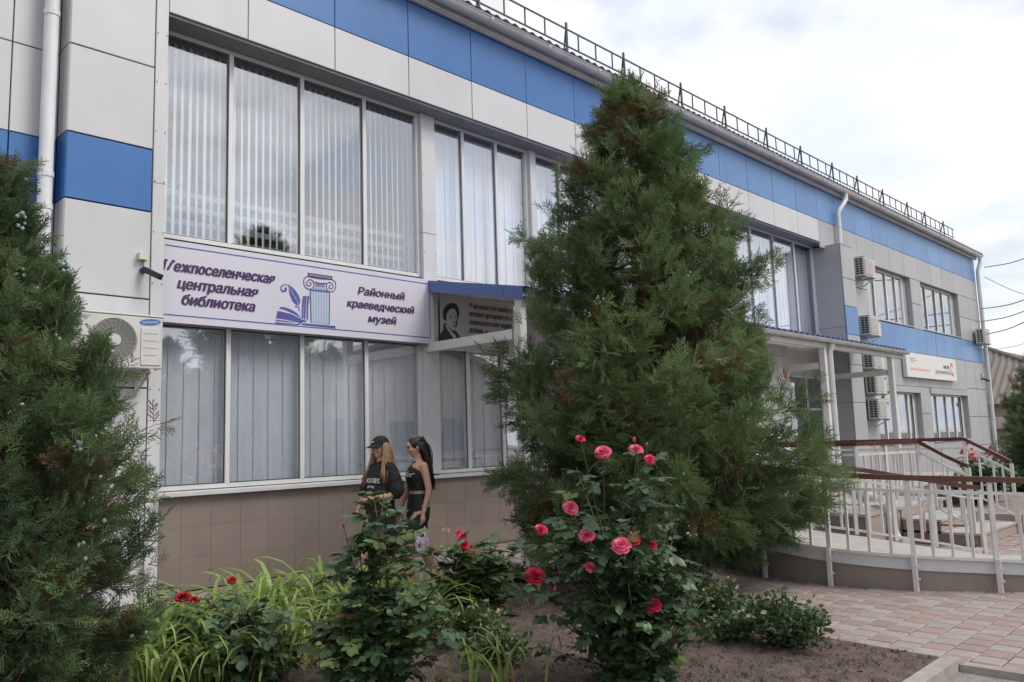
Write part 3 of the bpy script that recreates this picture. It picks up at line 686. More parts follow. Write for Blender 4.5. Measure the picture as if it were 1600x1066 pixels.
Rm = thing('curved_ramp', (9.2, 3.8, 0), 'curved access ramp with brown tiled side and white edge band', 'ramp')
def side_vec(path, i):
    d = path[min(i + 1, len(path) - 1)] - path[max(i - 1, 0)]; d.z = 0; d.normalize(); return Vector((-d.y, d.x, 0))
mb = MB(); n = len(OUT)
for i in range(n):
    for t in (0.02, .33, .66, 1.0):
        p = OUT[i].lerp(INN[i], t); mb.v.append((p.x, p.y, p.z - .012))
for i in range(n - 1):
    for j in range(3): k = i * 4 + j; mb.f.append((k, k + 1, k + 5, k + 4)); mb.mi.append(0)
mb.build('ramp_surface', M['concrete_pale'], Rm, smooth=True)
def arc_wall(path, lo, hi, off, thick, name, m, parent):
    """closed wall strip along path from height lo(p) to hi(p)"""
    mb = MB(); c = 0
    for i, p in enumerate(path):
        s_ = side_vec(path, i)
        a, b = p - s_ * off, p - s_ * (off - thick)
        z0, z1 = lo(p), hi(p)
        mb.v += [(a.x, a.y, z0), (a.x, a.y, z1), (b.x, b.y, z1), (b.x, b.y, z0)]
    for i in range(len(path) - 1):
        k = i * 4
        for j in range(4): mb.f.append((k + j, k + (j + 1) % 4, k + 4 + (j + 1) % 4, k + 4 + j)); c += 1
    k = (len(path) - 1) * 4; mb.f += [(3, 2, 1, 0), (k, k + 1, k + 2, k + 3)]; mb.mi += [0] * (c + 2)
    return mb.build(name, m, parent)
# side the camera sees lies to the right of the path's direction for OUT
step = 5
for i in range(0, n - 1, step):
    seg = OUT[i:i + step + 1]
    if len(seg) > 1: arc_wall(seg, lambda p: -0.02, lambda p: max(0, p.z - .115), 0.0, .05, 'side_tile', M['plinth_tile'], Rm)
arc_wall(OUT, lambda p: max(0, p.z - .113), lambda p: p.z + .004, .022, .08, 'edge_band', M['trim_white'], Rm)
arc_wall(INN, lambda p: -0.02, lambda p: p.z - .02, -.0, .05, 'side_tile', M['plinth_tile'], Rm)

def railing(name, label, path, post_ids, nbal, zb, zt, zh, ground=False, off=0.0, bot=True):
    """posts at path indices, nbal balusters between two posts, bottom rail, top rail and a brown handrail"""
    T = thing(name, path[len(path) // 2] * 1.0, label, 'railing', 'white metal railings with brown handrails around the entrance')
    P_ = [p - side_vec(path, i) * off for i, p in enumerate(path)]
    def strip(dz, w_, h_, nm, m):
        mb = MB(); c = 0
        for i, p in enumerate(P_):
            s_ = side_vec(path, i)
            for a, b in ((-1, -1), (1, -1), (1, 1), (-1, 1)): mb.v.append(tuple(p + s_ * (a * w_ / 2) + Vector((0, 0, dz + b * h_ / 2))))
        for i in range(len(P_) - 1):
            for j in range(4): mb.f.append((i * 4 + j, i * 4 + (j + 1) % 4, i * 4 + 4 + (j + 1) % 4, i * 4 + 4 + j)); c += 1
        k = (len(P_) - 1) * 4; mb.f += [(3, 2, 1, 0), (k, k + 1, k + 2, k + 3)]; mb.mi += [0] * (c + 2)
        return mb.build(nm, m, T)
    if bot: strip(zb, .028, .028, 'bottom_rail', M['rail_white'])
    strip(zt, .032, .03, 'top_rail', M['rail_white']); strip(zh, .062, .052, 'handrail', M['rail_brown'])
    def at(u):
        k = min(int(u), len(P_) - 2); return P_[k].lerp(P_[k + 1], u - k)
    for a in post_ids:
        p = at(a); z0 = -.005 if ground else p.z
        s_ = side_vec(path, min(int(a), len(path) - 2)); q = p - s_ * (.035 if ground else 0)
        MB().bar((q.x, q.y, z0 if ground else p.z - .01), (q.x, q.y, p.z + zb + .012 if ground else p.z + .0), .04, .04).build('post_foot', M['rail_white'], T) if ground else None
        MB().bar((p.x, p.y, p.z + (zb + .014 if ground else 0)), (p.x, p.y, p.z + zh - .026), .042, .042, up=(s_.x, s_.y, 0)).build('post', M['rail_white'], T)
        if ground:
            for dz in (.35, .75):
                z = max(.03, p.z * dz); MB().box(q.x - .005, q.x + .012, q.y - .04, q.y - .02, z, z + .02).build('bolt', M['rail_white'], T)
    for a, b in zip(post_ids[:-1], post_ids[1:]):
        for k in range(nbal):
            p = at(a + (b - a) * (k + 1) / (nbal + 1))
            MB().bar((p.x, p.y, p.z + zb + .014), (p.x, p.y, p.z + zt - .015), .026, .026).build('baluster', M['rail_white'], T)
    return T
def nearest(path, x, y):
    return min(range(len(path)), key=lambda i: (path[i].x - x) ** 2 + (path[i].y - y) ** 2)
pid = [4, nearest(OUT, 9.69, 5.99), nearest(OUT, 8.906, 5.165), nearest(OUT, 8.473, 4.414), nearest(OUT, 8.39, 3.686), nearest(OUT, 8.55, 2.94), nearest(OUT, 8.89, 2.318), nearest(OUT, 9.45, 1.5), nearest(OUT, 10.3, .85), 62]
railing('ramp_railing', 'white railing bolted to the outer side of the curved ramp, nearest the paving', OUT, pid, 3, .02, .645, .775, ground=True, off=.045)
railing('ramp_railing', 'white railing along the inner curve of the ramp, ending beside the steps', INN[:58], [6, 14, 22, 30, 38, 46, 57], 2, .05, .66, .79, off=-.03)
def straight(pts): return [Vector(p) for p in pts]
railing('landing_railing', 'white railing around the platform corner and down the near side of the steps',
        straight([(10.92, 5.5, PZ), (10.92, 4.9, PZ), (10.92, 4.36, PZ), (11.5, 4.2, PZ), (12.1, 3.98, PZ), (12.1, 3.62, .27), (12.1, 3.36, .14)]), [0, 2, 3, 4, 6], 3, .11, .76, .90, bot=True)
railing('stair_railing', 'white railing along the far side of the platform and steps',
        straight([(13.82, 8.2, PZ), (13.82, 6.5, PZ), (13.82, 5.2, PZ), (13.82, 3.86, PZ), (13.82, 3.5, .27), (13.82, 3.26, .13)]), [0, 1, 2, 3, 5], 3, .11, .76, .90)

RB = thing('rusty_bracket', (12.03, 3.9, .2), 'rusty white bracket fixed low on the side of the steps', 'bracket')
MB().bar((12.03, 3.95, .26), (12.03, 3.42, .26), .025, .025).build('arm', M['rust'], RB); MB().bar((12.02, 3.95, .42), (12.02, 3.95, .10), .028, .028).build('stem', M['rail_white'], RB); MB().bar((12.015, 3.95, .16), (12.015, 3.95, .08), .036, .036).build('foot', M['rust'], RB)
# ================================================================ signs
sy = 9.10
SG = thing('library_banner', (5.7, sy, 3.5), 'lilac-white banner with purple lettering and a column, book and quill emblem', 'banner')
MB().box(3.69, 7.72, sy, sy + .05, 3.015, 3.965).build('board', M['banner'], SG)
def brd(x0, x1, z0, z1): MB().box(x0, x1, sy - .003, sy - .0005, z0, z1).build('border_line', M['ink_blue'], SG)
brd(3.76, 7.65, 3.893, 3.905); brd(3.76, 7.65, 3.095, 3.107); brd(7.638, 7.65, 3.107, 3.893)
def px_line(nm, body, p0, p1, cap, m, sign=SG, Y=sy, **k): return wall_text(nm, body, on_y(p0, Y), on_y(p1, Y), Y, cap, m, sign, **k)
def flatline(nm, body, p0, p1, cap, m, **k):
    a, b = on_y(p0, sy), on_y(p1, sy); z = (a.z + b.z) / 2; a.z = b.z = z
    return wall_text(nm, body, a, b, sy, cap, m, SG, **k)
ip = M['ink_purple']; kw = dict(shear=.24, bold=.052)
flatline('lettering', 'Межпоселенческая', (254, 423), (429, 442), .124, ip, **kw)
flatline('lettering', 'центральная', (277, 451), (403, 464), .124, ip, **kw)
flatline('lettering', 'библиотека', (284, 477), (398, 486), .124, ip, **kw)
flatline('lettering', 'Районный', (559, 461), (632, 468), .104, ip, **kw)
flatline('lettering', 'краеведческий', (542, 480), (647, 490), .104, ip, **kw)
flatline('lettering', 'музей', (575, 504), (619, 507), .104, ip, **kw)
# emblem, drawn on the board (pixel guides of the enlarged crop are turned into points of the board's plane)
def ep(u, v): return on_y((430 + u / 8.88, 410 + v / 8.88), sy)
def shape(nm, pts, m, dy=.0035): return poly_plane(nm, [ep(*p) for p in pts], sy - dy, m, SG)
def stroke(nm, pts, wid, m, dy=.0045, n=24):
    c = [ep(*p) for p in pts]; c = bez(c, n) if len(pts) > 2 else c; mb = MB(); k = len(c)
    for i, p in enumerate(c):
        d = (c[min(i + 1, k - 1)] - c[max(i - 1, 0)]).normalized(); s_ = Vector((-d.z, 0, d.x)); w_ = wid if not hasattr(wid, '__len__') else wid[0] + (wid[1] - wid[0]) * i / (k - 1)
        mb.v += [(p.x + s_.x * w_ / 2, sy - dy, p.z + s_.z * w_ / 2), (p.x - s_.x * w_ / 2, sy - dy, p.z - s_.z * w_ / 2)]
    for i in range(k - 1): mb.f.append((2 * i, 2 * i + 1, 2 * i + 3, 2 * i + 2)); mb.mi.append(0)
    return mb.build(nm, m, SG)
V, IB, IPa = M['ink_violet'], M['ink_blue'], M['ink_pale']
shape('book_mark', [(55, 640), (70, 622), (130, 622), (220, 655), (300, 705), (370, 775), (300, 735), (200, 690), (120, 655)], V)
shape('book_mark', [(30, 675), (110, 690), (220, 720), (300, 755), (375, 795), (415, 800), (340, 840), (300, 830), (150, 795), (10, 775)], V)
shape('book_mark', [(8, 795), (150, 815), (290, 838), (150, 828), (8, 812)], V)
shape('book_mark', [(0, 830), (150, 845), (320, 855), (370, 815), (430, 808), (430, 830), (385, 825), (335, 868), (0, 848)], IB)
for q in (375, 405, 440): stroke('page_mark', [(q + 5, 780 + (q - 375) * .3), (q + 5, 620), (q + 22, 468)], (.020, .026), V)
shape('base_mark', [(375, 845), (835, 885), (835, 917), (365, 868)], IB)
shape('quill_mark', [(160, 300), (215, 330), (280, 390), (325, 460), (347, 530), (338, 580), (318, 600), (280, 580), (240, 540), (215, 480), (200, 440), (185, 350)], V)
stroke('quill_mark', [(165, 305), (235, 420), (300, 540), (322, 610)], .006, M['banner'], .0055)
stroke('quill_mark', [(160, 310), (110, 315), (80, 350), (90, 395), (130, 400), (150, 375), (130, 355)], (.008, .03), V)
stroke('quill_mark', [(318, 600), (330, 660), (342, 690)], (.016, .003), V); shape('quill_mark', [(278, 600), (292, 600), (302, 615), (296, 630), (280, 622)], V)
shape('column_mark', [(480, 375), (760, 405), (752, 862), (492, 835)], IPa, .0030)
for k in range(7): stroke('flute_mark', [(508 + k * 37, 395 + k * 5), (512 + k * 36, 835 + k * 4)], .012, M['banner'], .0040)
stroke('column_mark', [(485, 375), (497, 835)], .014, IB); stroke('column_mark', [(752, 415), (748, 862)], .014, IB)
shape('column_mark', [(500, 375), (740, 400), (740, 425), (500, 400)], M['ink_violet'], .0042)
stroke('capital_mark', [(450, 195), (400, 230), (400, 310), (440, 365), (500, 370), (535, 330), (528, 275), (490, 240), (445, 260), (435, 305), (465, 330), (495, 315), (490, 285), (470, 285)], .011, ip, n=60)
stroke('capital_mark', [(780, 235), (830, 275), (835, 350), (800, 405), (745, 405), (712, 370), (712, 310), (745, 280), (790, 300), (800, 345), (775, 370), (748, 355), (752, 325), (770, 325)], .011, ip, n=60)
stroke('capital_mark', [(450, 195), (600, 225), (780, 238)], .011, ip); stroke('capital_mark', [(530, 270), (620, 292), (712, 290)], .010, ip)
stroke('capital_mark', [(452, 150), (788, 200)], .011, ip); stroke('capital_mark', [(462, 190), (780, 236)], .011, ip); stroke('capital_mark', [(452, 148), (464, 192)], .011, ip); stroke('capital_mark', [(788, 198), (778, 238)], .011, ip); stroke('capital_mark', [(462, 172), (782, 218)], .006, ip)
for k in range(3): stroke('capital_mark', [(575 + 45 * k, 285 + 5 * k), (560 + 45 * k, 310 + 5 * k), (578 + 45 * k, 335 + 5 * k), (595 + 45 * k, 312 + 5 * k), (575 + 45 * k, 285 + 5 * k)], .012, V, n=16)
shape('capital_mark', [(535, 345), (715, 365), (712, 388), (530, 368)], IPa, .0038)

# grey quotation board under the canopy: a generic bust in a dark coat beside lines of italic text
qy = 9.185
QB = thing('quotation_board', (10, qy, 3.4), 'grey board with a black bust drawing and italic quotation under the canopy', 'sign board')
MB().box(7.92, 13.4, qy, qy + .012, 2.985, 3.90).build('board', M['banner_grey'], QB)
MB().box(7.90, 13.42, qy - .006, qy + .014, 2.955, 2.98).build('board_edge', M['trim_white'], QB)
def qp(u, v): return on_y((660 + u / 8.2, 440 + v / 8.2), qy)
def qshape(nm, pts, m, dy): return poly_plane(nm, [qp(*p) for p in pts], qy - dy, m, QB)
Dk, Gy = M['ink_dark'], M['banner_grey']
qshape('bust_drawing', [(190, 735), (235, 665), (270, 610), (265, 565), (290, 525), (330, 580), (380, 625), (425, 628), (465, 680), (500, 735), (498, 765), (230, 765), (215, 735)], Dk, .003)
qshape('bust_drawing', [(300, 545), (330, 590), (385, 655), (430, 700), (410, 745), (370, 690), (320, 620), (290, 570)], Gy, .0045)
qshape('bust_drawing', [(262, 470), (258, 400), (275, 340), (310, 300), (370, 275), (425, 282), (455, 325), (472, 390), (468, 440), (450, 500), (440, 420), (410, 350), (360, 350), (320, 395), (305, 440), (318, 505), (290, 505)], Dk, .003)
qshape('bust_drawing', [(305, 440), (320, 395), (360, 350), (410, 350), (438, 410), (446, 480), (440, 560), (420, 610), (385, 610), (335, 565), (305, 505)], Gy, .0040)
for pts in ([(335, 450), (360, 436), (385, 446), (360, 452)], [(405, 448), (425, 436), (440, 446), (425, 455)], [(345, 470), (365, 462), (382, 470), (365, 476)], [(408, 470), (422, 462), (436, 470), (422, 476)], [(398, 475), (412, 530), (392, 545), (402, 520)], [(372, 572), (395, 566), (420, 572), (395, 582)], [(425, 500), (445, 470), (440, 570), (415, 612)]):
    qshape('bust_drawing', pts, Dk, .0055)
def qline(body, p0, p1, cap=.085):
    a, b = qp(*p0), qp(*p1); z = (a.z + b.z) / 2; a.z = b.z = z
    return wall_text('lettering', body, a, b, qy, cap, M['ink_grey'], QB, shear=.3, bold=.05)
qline('« Я не верю той любви к о', (598, 345), (1190, 412)); qline('которая презирает ее л', (598, 445), (1140, 505)); qline('занимается книг надоб', (598, 552), (1140, 605)); qline('любишь; а', (592, 652), (830, 672)); qline('ы  сию', (915, 790), (1060, 800))

# far office sign
fy = 8.79
FS = thing('office_sign', (29, fy, 3.6), 'long white office sign with a red oval mark on the far wall', 'sign')
MB().box(26.45, 31.35, fy, fy + .12, 3.17, 3.93).build('board', M['sign_white'], FS)
wall_text('lettering', 'мои', Vector((30.0, fy, 3.56)), Vector((30.55, fy, 3.56)), fy, .16, M['ink_grey'], FS, shear=0, bold=.01)
wall_text('lettering', 'документы', Vector((29.1, fy, 3.37)), Vector((30.6, fy, 3.37)), fy, .15, M['ink_grey'], FS, shear=0, bold=.0)
ring = MB(); c0 = (30.87, 3.56)
for i in range(21):
    a = 0.5 + i / 20 * 5.2
    for r in (.125, .20): ring.v.append((c0[0] + r * math.cos(a) * .85, fy - .004, c0[1] + r * math.sin(a) * 1.15))
for i in range(20): ring.f.append((2 * i, 2 * i + 1, 2 * i + 3, 2 * i + 2)); ring.mi.append(0)
ring.build('oval_mark', M['ink_red'], FS)
MB().box(26.75, 28.6, fy - .004, fy - .001, 3.40, 3.47).build('text_line', M['ink_pink'], FS)
for k, wd in enumerate((.5, .6, .3)): MB().box(26.8, 26.8 + wd, fy - .004, fy - .001, 3.76 - k * .06, 3.775 - k * .06).build('text_line', M['ink_grey'], FS)

# ================================================================ air conditioners
def copy_tree(o, parent=None):
    c = o.copy(); COL.objects.link(c); c.parent = parent; ORG[c] = ORG.get(o, Vector())
    for ch in list(o.children): copy_tree(ch, c)
    return c
def air_con(label, logo):
    T = thing('air_conditioner', (0, 0, 0), label, 'air conditioner', 'outdoor air conditioner units')
    wd, d, h = .80, .30, .56
    b = MB()
    b.add([(-.4, -d, 0), (.4, -d, 0), (.4, 0, 0), (-.4, 0, 0), (-.4, -d, h - .02), (.4, -d, h - .02), (.4, 0, h - .02), (-.4, 0, h - .02)], [(0, 3, 2, 1), (0, 1, 5, 4), (1, 2, 6, 5), (2, 3, 7, 6), (3, 0, 4, 7), (4, 5, 6, 7)])
    bo = b.build('casing', M['ac_white'], T, local=True)
    md = bo.modifiers.new('b', 'BEVEL'); md.width = .012; md.segments = 2
    lid = MB().box(-.408, .408, -d - .008, .004, h - .02, h).build('lid', M['ac_white'], T, local=True)
    md = lid.modifiers.new('b', 'BEVEL'); md.width = .006
    for s_ in (-.28, .28):
        br = MB(); br.bar((s_, .08, -.02), (s_, -.34, -.02), .03, .03); br.bar((s_, .08, -.03), (s_, .08, -.24), .03, .03); br.bar((s_, .07, -.22), (s_, -.28, -.03), .02, .02); br.build('bracket', M['ac_white'], T, local=True)
    return T, d, h
def fan_front(T, d, cx, cz, r):
    MB().add([(cx + r * math.cos(a), -d - .0015, cz + r * math.sin(a)) for a in np.linspace(0, 2 * pi, 32)[:-1]], [tuple(reversed(range(31)))]).build('fan_opening', M['ac_dark'], T, local=True)
    g = MB()
    for k, rr in enumerate(np.linspace(.075, r, 12)):
        P_ = [(cx + rr * math.cos(a), -d - .008 - .012 * math.sin(pi * (1 - rr / r) * .5), cz + rr * math.sin(a)) for a in np.linspace(0, 2 * pi, 33)]
        g.tube(P_, .0032 if k < 11 else .007, 4, False)
    for k in range(24):
        a = 2 * pi * k / 24; g.bar((cx + .07 * math.cos(a), -d - .018, cz + .07 * math.sin(a)), (cx + r * math.cos(a + .25), -d - .006, cz + r * math.sin(a + .25)), .003, .003)
    gr = g.build('fan_grille', M['ac_grille'], T, local=True)
    h = MB().tube([(cx, -d - .012, cz), (cx, -d - .028, cz)], .062, 20); h.build('hub', M['ac_white'], T, local=True)
T, d, h = air_con('white air conditioner with a round fan grille beside the big banner', True)
fan_front(T, d, -.09, .28, .222)
cap = MB().box(.175, .375, -d - .010, -d - .001, .04, .42); cap.build('service_cover', M['ac_white'], T, local=True)
for k in range(4): MB().box(.20, .34, -d - .0135, -d - .0105, .14 + k * .075, .144 + k * .075).build('slot', M['ac_grille'], T, local=True)
ov = [(.265 + .108 * math.cos(a), -d - .003, .487 + .034 * math.sin(a) + .1 * .108 * math.cos(a)) for a in np.linspace(0, 2 * pi, 28)[:-1]]
lg = MB().add(ov, [tuple(reversed(range(27)))]).build('logo', M['logo_blue'], T, local=True)
v, f = text_mesh('SAMSUNG', 1.0, 0.1, 0)
x_ = (v[:, 0] - v[:, 0].min()) / (v[:, 0].max() - v[:, 0].min()) * .165 + .183
MB().add([(x, -d - .0045, .474 + z / .73 * .026 + (x - .265) * .1) for x, z in zip(x_, v[:, 1])], f).build('logo_lettering', M['print_white'], T, local=True)
T.location = (3.125, DF - .09, 2.42)
def side_cells(T, d):
    for i in range(2):
        for j in range(7): MB().box(-.4035, -.401, -d + .05 + i * .105, -d + .135 + i * .105, .05 + j * .067, .10 + j * .067).build('vent_cell', M['ac_dark'], T, local=True)
    MB().box(-.37, .16, -d - .012, -d - .001, .05, h - .07).build('grille', M['ac_grille'], T, local=True)
    for k in range(11): MB().box(-.35, .14, -d - .016, -d - .0125, .07 + k * .037, .082 + k * .037).build('grille_bar', M['ac_white'], T, local=True)
base, d, h = air_con('white air conditioner with a pink sticker, topmost on the far grey wall', False); side_cells(base, d)
spots = [((23.55, DF - .05, 5.90), 'white air conditioner with a pink sticker, topmost on the far grey wall', 'ink_pink'),
         ((23.60, DF - .05, 4.22), 'white air conditioner hung over the blue belt, just above the canopy edge', 'logo_blue'),
         ((23.62, DF - .05, 3.27), 'white air conditioner half hidden behind the canopy beam', 'logo_blue'),
         ((23.66, DF - .05, 2.57), 'white air conditioner second from the bottom in the column of units', 'logo_blue'),
         ((23.70, DF - .05, 1.87), 'white air conditioner lowest in the column of units beside the far window', 'logo_blue'),
         ((34.75, DF - .08, 4.70), 'white air conditioner alone at the far corner of the building', 'ac_white')]
for k, (loc, lab, stk) in enumerate(spots):
    T = base if k == 0 else copy_tree(base)
    T.location = loc; T['label'] = lab
    if k == 0: FIRST = list(T.children)
    if k == 0:
        pass
for k, (loc, lab, stk) in enumerate(spots):
    if stk == 'ac_white': continue
    T = [o for o in bpy.data.objects if o.get('label') == lab][0]
    if stk == 'ink_pink': MB().box(.22, .34, -d - .004, -d - .001, .06, .46).build('sticker', M[stk], T, local=True)
    else: MB().box(.25, .37, -d - .004, -d - .001, .40, .48).build('sticker', M[stk], T, local=True)

# small fittings on the walls
def cctv(label, p, box=True):
    T = thing('security_camera', p, label, 'camera'); x, y, z = p
    if box: MB().box(x - .06, x + .03, y - .07, y, z + .14, z + .215).build('junction_box', M['cream'], T); MB().tube([(x - .01, y - .03, z + .14), (x, y - .02, z + .06)], .004, 5).build('cable', M['black_plastic'], T)
    MB().tube([(x, y, z + .03), (x, y - .05, z + .03)], .035, 12).build('mount', M['black_plastic'], T)
    MB().bar((x, y - .05, z + .03), (x + .03, y - .10, z + .01), .02, .02).build('arm', M['black_plastic'], T)
    b = MB().bar((x - .01, y - .06, z + .035), (x + .10, y - .24, z - .07), .065, .06).build('body', M['black_plastic'], T)
    MB().tube([(x + .10, y - .24, z - .07), (x + .104, y - .247, z - .074)], .022, 10).build('lens', M['eye'], T)
cctv('black security camera under a cream junction box beside the banner', (3.45, DF, 3.50))
cctv('small security camera near the far corner of the building', (34.9, DF, 3.35))

# ================================================================ vegetation
def np_mesh(name, V_, Q, m, tint=None):
    """V_ (n,3), Q (k,4) quads"""
    me = bpy.data.meshes.new(name); me.vertices.add(len(V_)); me.vertices.foreach_set('co', V_.astype(np.float32).ravel())
    k = Q.shape[1]; me.loops.add(Q.size); me.loops.foreach_set('vertex_index', Q.astype(np.int32).ravel())
    me.polygons.add(len(Q)); me.polygons.foreach_set('loop_start', np.arange(0, Q.size, k, dtype=np.int32)); me.polygons.foreach_set('loop_total', np.full(len(Q), k, dtype=np.int32))
    me.update(); me.validate()
    if tint is not None:
        a = me.attributes.new('tint', 'FLOAT', 'POINT'); a.data.foreach_set('value', tint.astype(np.float32))
    for q in (m if isinstance(m, (list, tuple)) else [m]): me.materials.append(q)
    return me
def spray_template(kind):
    """flat branchlet fan growing along +z in the xz plane: thin blades, one triangle each"""
    r_ = np.random.default_rng(kind + 11); V_ = []; Q = []
    def blade(a, b, wd):
        a, b = np.array(a, float), np.array(b, float); d = b - a; d /= np.linalg.norm(d); s_ = np.array([d[2], 0.5 * (-1) ** len(Q), -d[0]]) * wd
        k = len(V_); V_.extend([a - s_, a + s_, b]); Q.append([k, k + 1, k + 2])
    blade((0, 0, 0), (0, 0, .8), .022); blade((0, 0, .55), (.01, .05, 1.05), .022)
    n = 9
    for i in range(n):
        z = .08 + .80 * i / n; sgn = 1 if i % 2 else -1; ln = (.46 - .26 * i / n) * r_.uniform(.75, 1.25); a = r_.uniform(.5, .85)
        y = r_.uniform(-.10, .10); b0 = np.array([0, 0, z]); tip = np.array([sgn * ln * math.sin(a), y, z + ln * math.cos(a)])
        blade(b0, tip, .022)
        for t, sg in ((.3, 1), (.45, -1), (.65, 1), (.8, -1)):
            mid = b0 + (tip - b0) * t; l2 = ln * (.55 - .35 * t); a2 = a + sg * .6
            blade(mid, mid + np.array([sgn * l2 * math.sin(a2), y * .5 + r_.uniform(-.03, .03), l2 * math.cos(a2)]), .020)
    return np.array(V_, float), np.array(Q, int)
TPL = [spray_template(k) for k in range(5)]
def sprays(name, pos, dirs, size, tint, m, parent, twist=None):
    """merge many sprays into one mesh"""
    Vs, Qs, Ts = [], [], []; base = 0; n = len(pos)
    d = dirs / np.linalg.norm(dirs, axis=1, keepdims=True)
    ref = rng.normal(size=(n, 3)); x = np.cross(d, ref); x /= np.linalg.norm(x, axis=1, keepdims=True); y = np.cross(d, x)
    which = rng.integers(0, len(TPL), n)
    for k, (tv, tq) in enumerate(TPL):
        ii = np.where(which == k)[0]
        if not len(ii): continue
        P = pos[ii][:, None, :] + (tv[None, :, 0:1] * x[ii][:, None, :] + tv[None, :, 1:2] * y[ii][:, None, :] + tv[None, :, 2:3] * d[ii][:, None, :]) * size[ii][:, None, None]
        q = tq[None, :, :] + (np.arange(len(ii)) * len(tv))[:, None, None] + base
        Vs.append(P.reshape(-1, 3)); Qs.append(q.reshape(-1, tq.shape[1])); Ts.append(np.repeat(tint[ii], len(tv))); base += len(ii) * len(tv)
    me = np_mesh(name, np.concatenate(Vs), np.concatenate(Qs), m, np.concatenate(Ts))
    return link(name, me, None, parent, None, None)
def conifer(name, label, base, hgt, prof, n_pl, per, size, m, seed, droop=0.0, cones=0, cone_r=.011, pw=1.0, sub=6, leaders=(), squash=1.0, bare=0, zmin=.12, group=None):
    """prof: [(z, radius)...]; branches leave the trunk, bend upward, and carry plumes of flat sprays near their ends"""
    global rng; rng = np.random.default_rng(seed); rr = random.Random(seed)
    T = thing(name, base, label, 'tree', group); b = np.array(base)
    zz = np.array([p[0] for p in prof]); RR = np.array([p[1] for p in prof])
    tr = MB(); tr.tube([tuple(b + np.array([.02 * math.sin(k * 1.7), .02 * math.cos(k * 1.3), hgt * .93 * k / 7])) for k in range(8)], [(.085 * (1 - k / 8.2) + .008) * (hgt / 5) ** .5 for k in range(8)], 8)
    tk = tr.build('trunk', M['bark'], T, smooth=True)
    br = MB(); pos = []; dr = []; sz = []; tn = []; tips = []
    def plume(p0, p1, width, cnt, up, tone):
        # p0->p1 : carrying part of a branch
        for _ in range(cnt):
            t = rr.random() ** .75
            c = p0 + (p1 - p0) * t; taper = width * (1.05 - .75 * t)
            off = rng.normal(size=3) * taper * .5; off[2] *= .8
            dd = (p1 - p0); dd = dd / (np.linalg.norm(dd) + 1e-6)
            on = off / (np.linalg.norm(off) + 1e-6)
            dv_ = dd * .75 + on * .75 + np.array([0, 0, up]) + rng.normal(size=3) * .28
            pos.append(c + off); dr.append(dv_); sz.append(size * rr.uniform(.7, 1.25)); tn.append(min(1, max(0, tone + rr.gauss(0, .10))))
    for k in range(n_pl):
        u = (k + rr.random()) / n_pl; zt = zmin + (hgt - zmin) * (1 - (1 - u) ** .80) if True else 0
        az = k * 2.399963 + rr.uniform(-.4, .4); R = float(np.interp(zt, zz, RR)) * (1 + .13 * math.sin(3 * az + 2.3 * zt + seed) + .10 * math.sin(5 * az - 4.1 * zt))
        rad = R * (rr.uniform(.72, 1.0) if rr.random() < .75 else rr.uniform(.35, .72))
        if rr.random() < .06: rad *= 1.12
        z0 = max(.12 * hgt * .4, zt - rad * rr.uniform(.15, .55)); out = np.array([math.cos(az), math.sin(az) * squash, 0])
        A = b + np.array([0, 0, z0]); Bm = b + out * rad * .6 + np.array([0, 0, z0 + (zt - z0) * .35 - droop * .1]); E_ = b + out * rad + np.array([0, 0, zt])
        br.tube([tuple(A), tuple(Bm), tuple(E_)], [.020 * (rad / 1.2 + .2), .010 * pw ** .5, .003], 5, False)
        tone = rr.choice((.15, .3, .42, .5, .6, .72, .85))
        if rr.random() < .03: tone = .97
        cnt = int(per * (.45 + .75 * min(1.3, rad / 1.2)) * (1.45 if zt < .24 * hgt else 1))
        lo = 1 - zt / hgt; lat = np.array([-out[1], out[0], 0])
        for q in range(sub):
            t = 1.0 if q == 0 else .30 + .68 * rr.random(); bp = A * (1 - t) ** 2 + Bm * 2 * t * (1 - t) + E_ * t * t
            dvv = out * rr.uniform(.35, .9) + lat * rr.uniform(-.85, .85) + np.array([0, 0, rr.uniform(.35, 1.05) - droop * lo * rr.uniform(.5, 1.9)]); dvv /= np.linalg.norm(dvv)
            ln = (.20 + .22 * rad) * rr.uniform(.7, 1.25) * pw ** .5; p1 = bp + dvv * ln * .72
            tq = tone + rr.uniform(-.12, .12)
            if rr.random() < .035: tq = .98
            br.tube([tuple(bp - out * .05), tuple(p1)], [.0045 * pw ** .5, .0012], 4, False)
            plume(bp - dvv * ln * .28, p1, (.085 + .055 * rad) * pw, max(6, int(cnt / sub)), .25 - droop * lo * .6, tq)
        tips.append((E_, out))
    for (lx, ly, lz, ln, wd) in leaders:      # upright side leaders that break the outline
        p0 = b + np.array([lx, ly, lz]); p1 = p0 + np.array([lx * .05, ly * .05, ln])
        br.tube([tuple(b + np.array([0, 0, max(.1, lz - .5)])), tuple(p0), tuple(p1)], [.016, .012, .003], 5, False)
        plume(p0, p1, wd, int(per * 1.6), .9, .6)
    br.build('branches', M['twig'], T, kind='stuff')
    pos, dr, sz, tn = np.array(pos), np.array(dr), np.array(sz), np.array(tn)
    keep = pos[:, 2] > b[2] + zmin * .6; sprays('crown', pos[keep], dr[keep], sz[keep], tn[keep], m, T)
